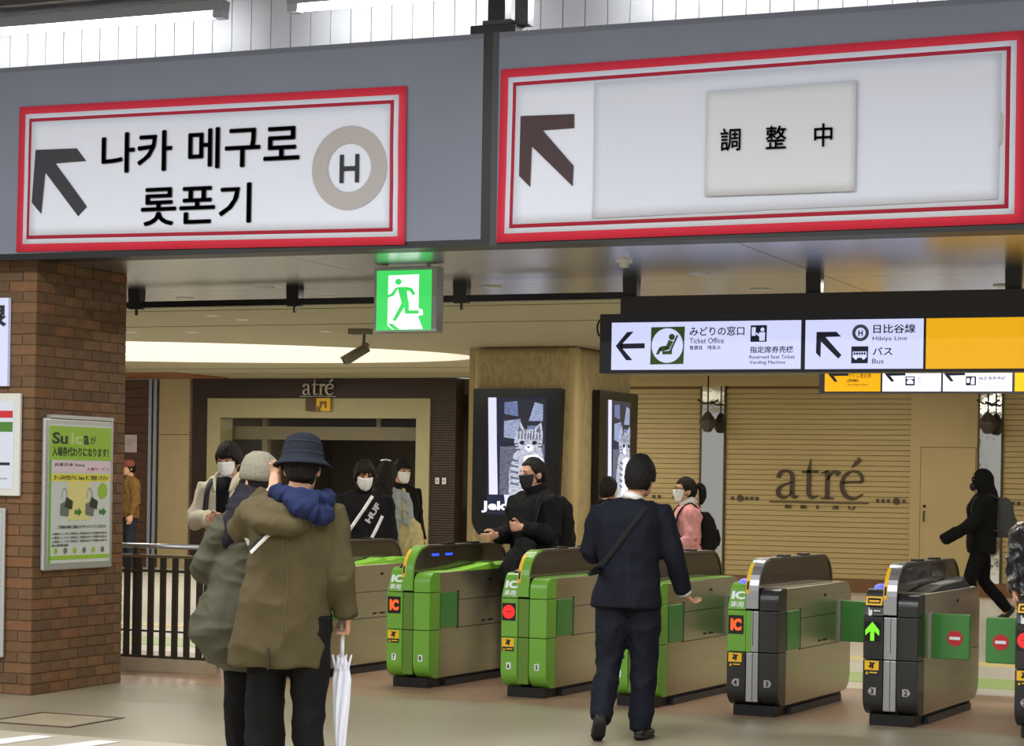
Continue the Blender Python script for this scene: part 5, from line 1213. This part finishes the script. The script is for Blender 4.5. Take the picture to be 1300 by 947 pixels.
# --- people behind the gates
e, I = person('person with black bobbed hair and white mask, only the head visible past the suit', (-7.55, 20.6), AWAY - 55, 1.62, head=(0, 0, 0))
trousers(I, black_trouser); shoes(I, black_shoe); top(I, black_cloth, torso(.80, 1., 1.), seed=23.); hair(I, M_hair, .03, -.09, -.11, 1.12, .03, 19.); facemask(I, M_maskw); eyes(I)
AR = {'L': [(-.17, 0, 1.38), (-.215, .0, 1.12), (-.17, .16, 1.0)], 'R': [(.17, 0, 1.38), (.215, .0, 1.12), (.17, .16, 1.0)]}
e, I = person('woman in pink jacket with glasses and white mask facing left', (-6.25, 19.25), AWAY + 90 + 8, 1.63, arms=AR)
trousers(I, black_trouser); shoes(I, black_shoe)
top(I, cloth('jacket_pink', S(214, 150, 152), .7), torso(.82, 1.02, 1.15), (.074, .07, .064, .054), .012, 25.)
obj('white_collar', MB().tube([(0, -.02, 1.45), (0, .0, 1.50), (0, .008, 1.515)], [(.09, .092), (.08, .086), (.074, .08)], 18), M_white, I['e'], True)
hair(I, M_hair, .058, -.01, -.085, 1.07, .02, 21.); facemask(I, M_maskw); eyes(I)
obj('ponytail', remesh(MB().tube([(0, -.10, 1.66), (0, -.15, 1.63), (0, -.16, 1.54), (0, -.14, 1.46)], [.03, .04, .04, .015], 12, dense=3), .009, 2), M_hair, I['e'], True)
gl = MB()
for q in (-1, 1):
    gl.tube([I['HM'] @ Vector((q * .034 + .027 * math.cos(a), .104, .010 + .021 * math.sin(a))) for a in [i * math.pi / 8 for i in range(17)]], .003, 5); gl.tube([I['HM'] @ Vector(p) for p in ((q * .06, .10, .014), (q * .082, .0, .012))], .003, 5)
gl.tube([I['HM'] @ Vector(p) for p in ((-.008, .106, .014), (.008, .106, .014))], .003, 5)
go_ = obj('glasses', gl, M_dark, I['e'], True)
backpack('black backpack worn over the pink jacket', I, cloth('bag_black2', S(26, 25, 25)), y=-.20, w=.13, d=.10, z0=1.0, z1=1.38)

LG = {'L': [(-.085, 0, .88), (-.09, .14, .50), (-.09, .10, .10), (-.10, .27, .03)], 'R': [(.085, 0, .88), (.09, -.05, .47), (.09, -.32, .17), (.09, -.22, .04)]}
AR = {'L': [(-.185, 0, 1.385), (-.22, .12, 1.13), (-.20, .36, .99)], 'R': [(.185, 0, 1.385), (.22, -.10, 1.13), (.21, .02, .92)]}
e, I = person('person in black hooded jacket striding left past the beige wall', (-4.52, 25.05), AWAY + 90 - 4, 1.78, legs=LG, arms=AR, head=(0, -6, 0))
trousers(I, black_trouser, 1.05); shoes(I, black_shoe)
top(I, black_cloth, torso(.80, 1.2, 1.25), (.084, .076, .068, .060), .012, 28., cuff=.5)
mb = MB(); s0 = len(mb.v); mb.ball((0, -.02, .0), (.105, .125, .145), 22, 14); mb.tube([(0, -.04, -.06), (0, -.06, -.16), (0, -.06, -.22)], [(.10, .10), (.12, .11), (.14, .11)], 16); xf(mb, I['HM'], s0)
mb2 = remesh(mb, .011, 3, .006, 9., 4.)
obj('hood', mb2, black_cloth, I['e'], True)
obj('face_mask', remesh(MB().ball(tuple(I['HM'] @ Vector((0, .085, -.05))), (.05, .05, .055), 14, 9), .010, 2), M_maskb, I['e'], True)
backpack('grey backpack with pale straps worn by the hooded person', I, cloth('bag_grey', S(72, 74, 72)), y=-.24, w=.15, d=.12, z0=.98, z1=1.42)
e, I = person('person in shiny black jacket half cut off at the right edge', (-2.41, 16.05), AWAY + 170, 1.60)
trousers(I, black_trouser); shoes(I, black_shoe); top(I, mat('jacket_shiny', S(40, 40, 44), .22, bump=.6, bscale=18, coat=.5), torso(.74, 1.25, 1.2), (.085, .08, .07, .06), .020, 31., freq=9.); hair(I, M_hair, .05, -.03, -.09, 1.1, .04, 23.); eyes(I); facemask(I, M_maskw)
e, I = person('man in brown jacket and cap beyond the railing at the far left', (-18.95, 29.3), AWAY + 180 - 60, 1.80)
trousers(I, cloth('jeans_dark', S(44, 50, 58))); shoes(I, black_shoe); top(I, cloth('jacket_brown', S(122, 92, 52)), torso(.84, 1.15, 1.15), (.078, .072, .066, .056), .012, 34.); hair(I, M_hair, .05, -.03, -.08, 1.06); eyes(I)
cp = MB(); s0 = len(cp.v); cp.lathe([(.001, .135), (.05, .13), (.085, .10), (.10, .05), (.102, .02), (.001, .02)], 24); cp.tube([(0, .07, .03), (0, .13, .03), (0, .165, .02)], [(.07, .008), (.065, .006), (.03, .005)], 12, side=(1, 0, 0)); xf(cp, I['HM'] @ Matrix.Diagonal((.9, 1.05, 1, 1)), s0)
obj('cap', cp, mat('cap_red', S(120, 60, 50), .8), I['e'], True)
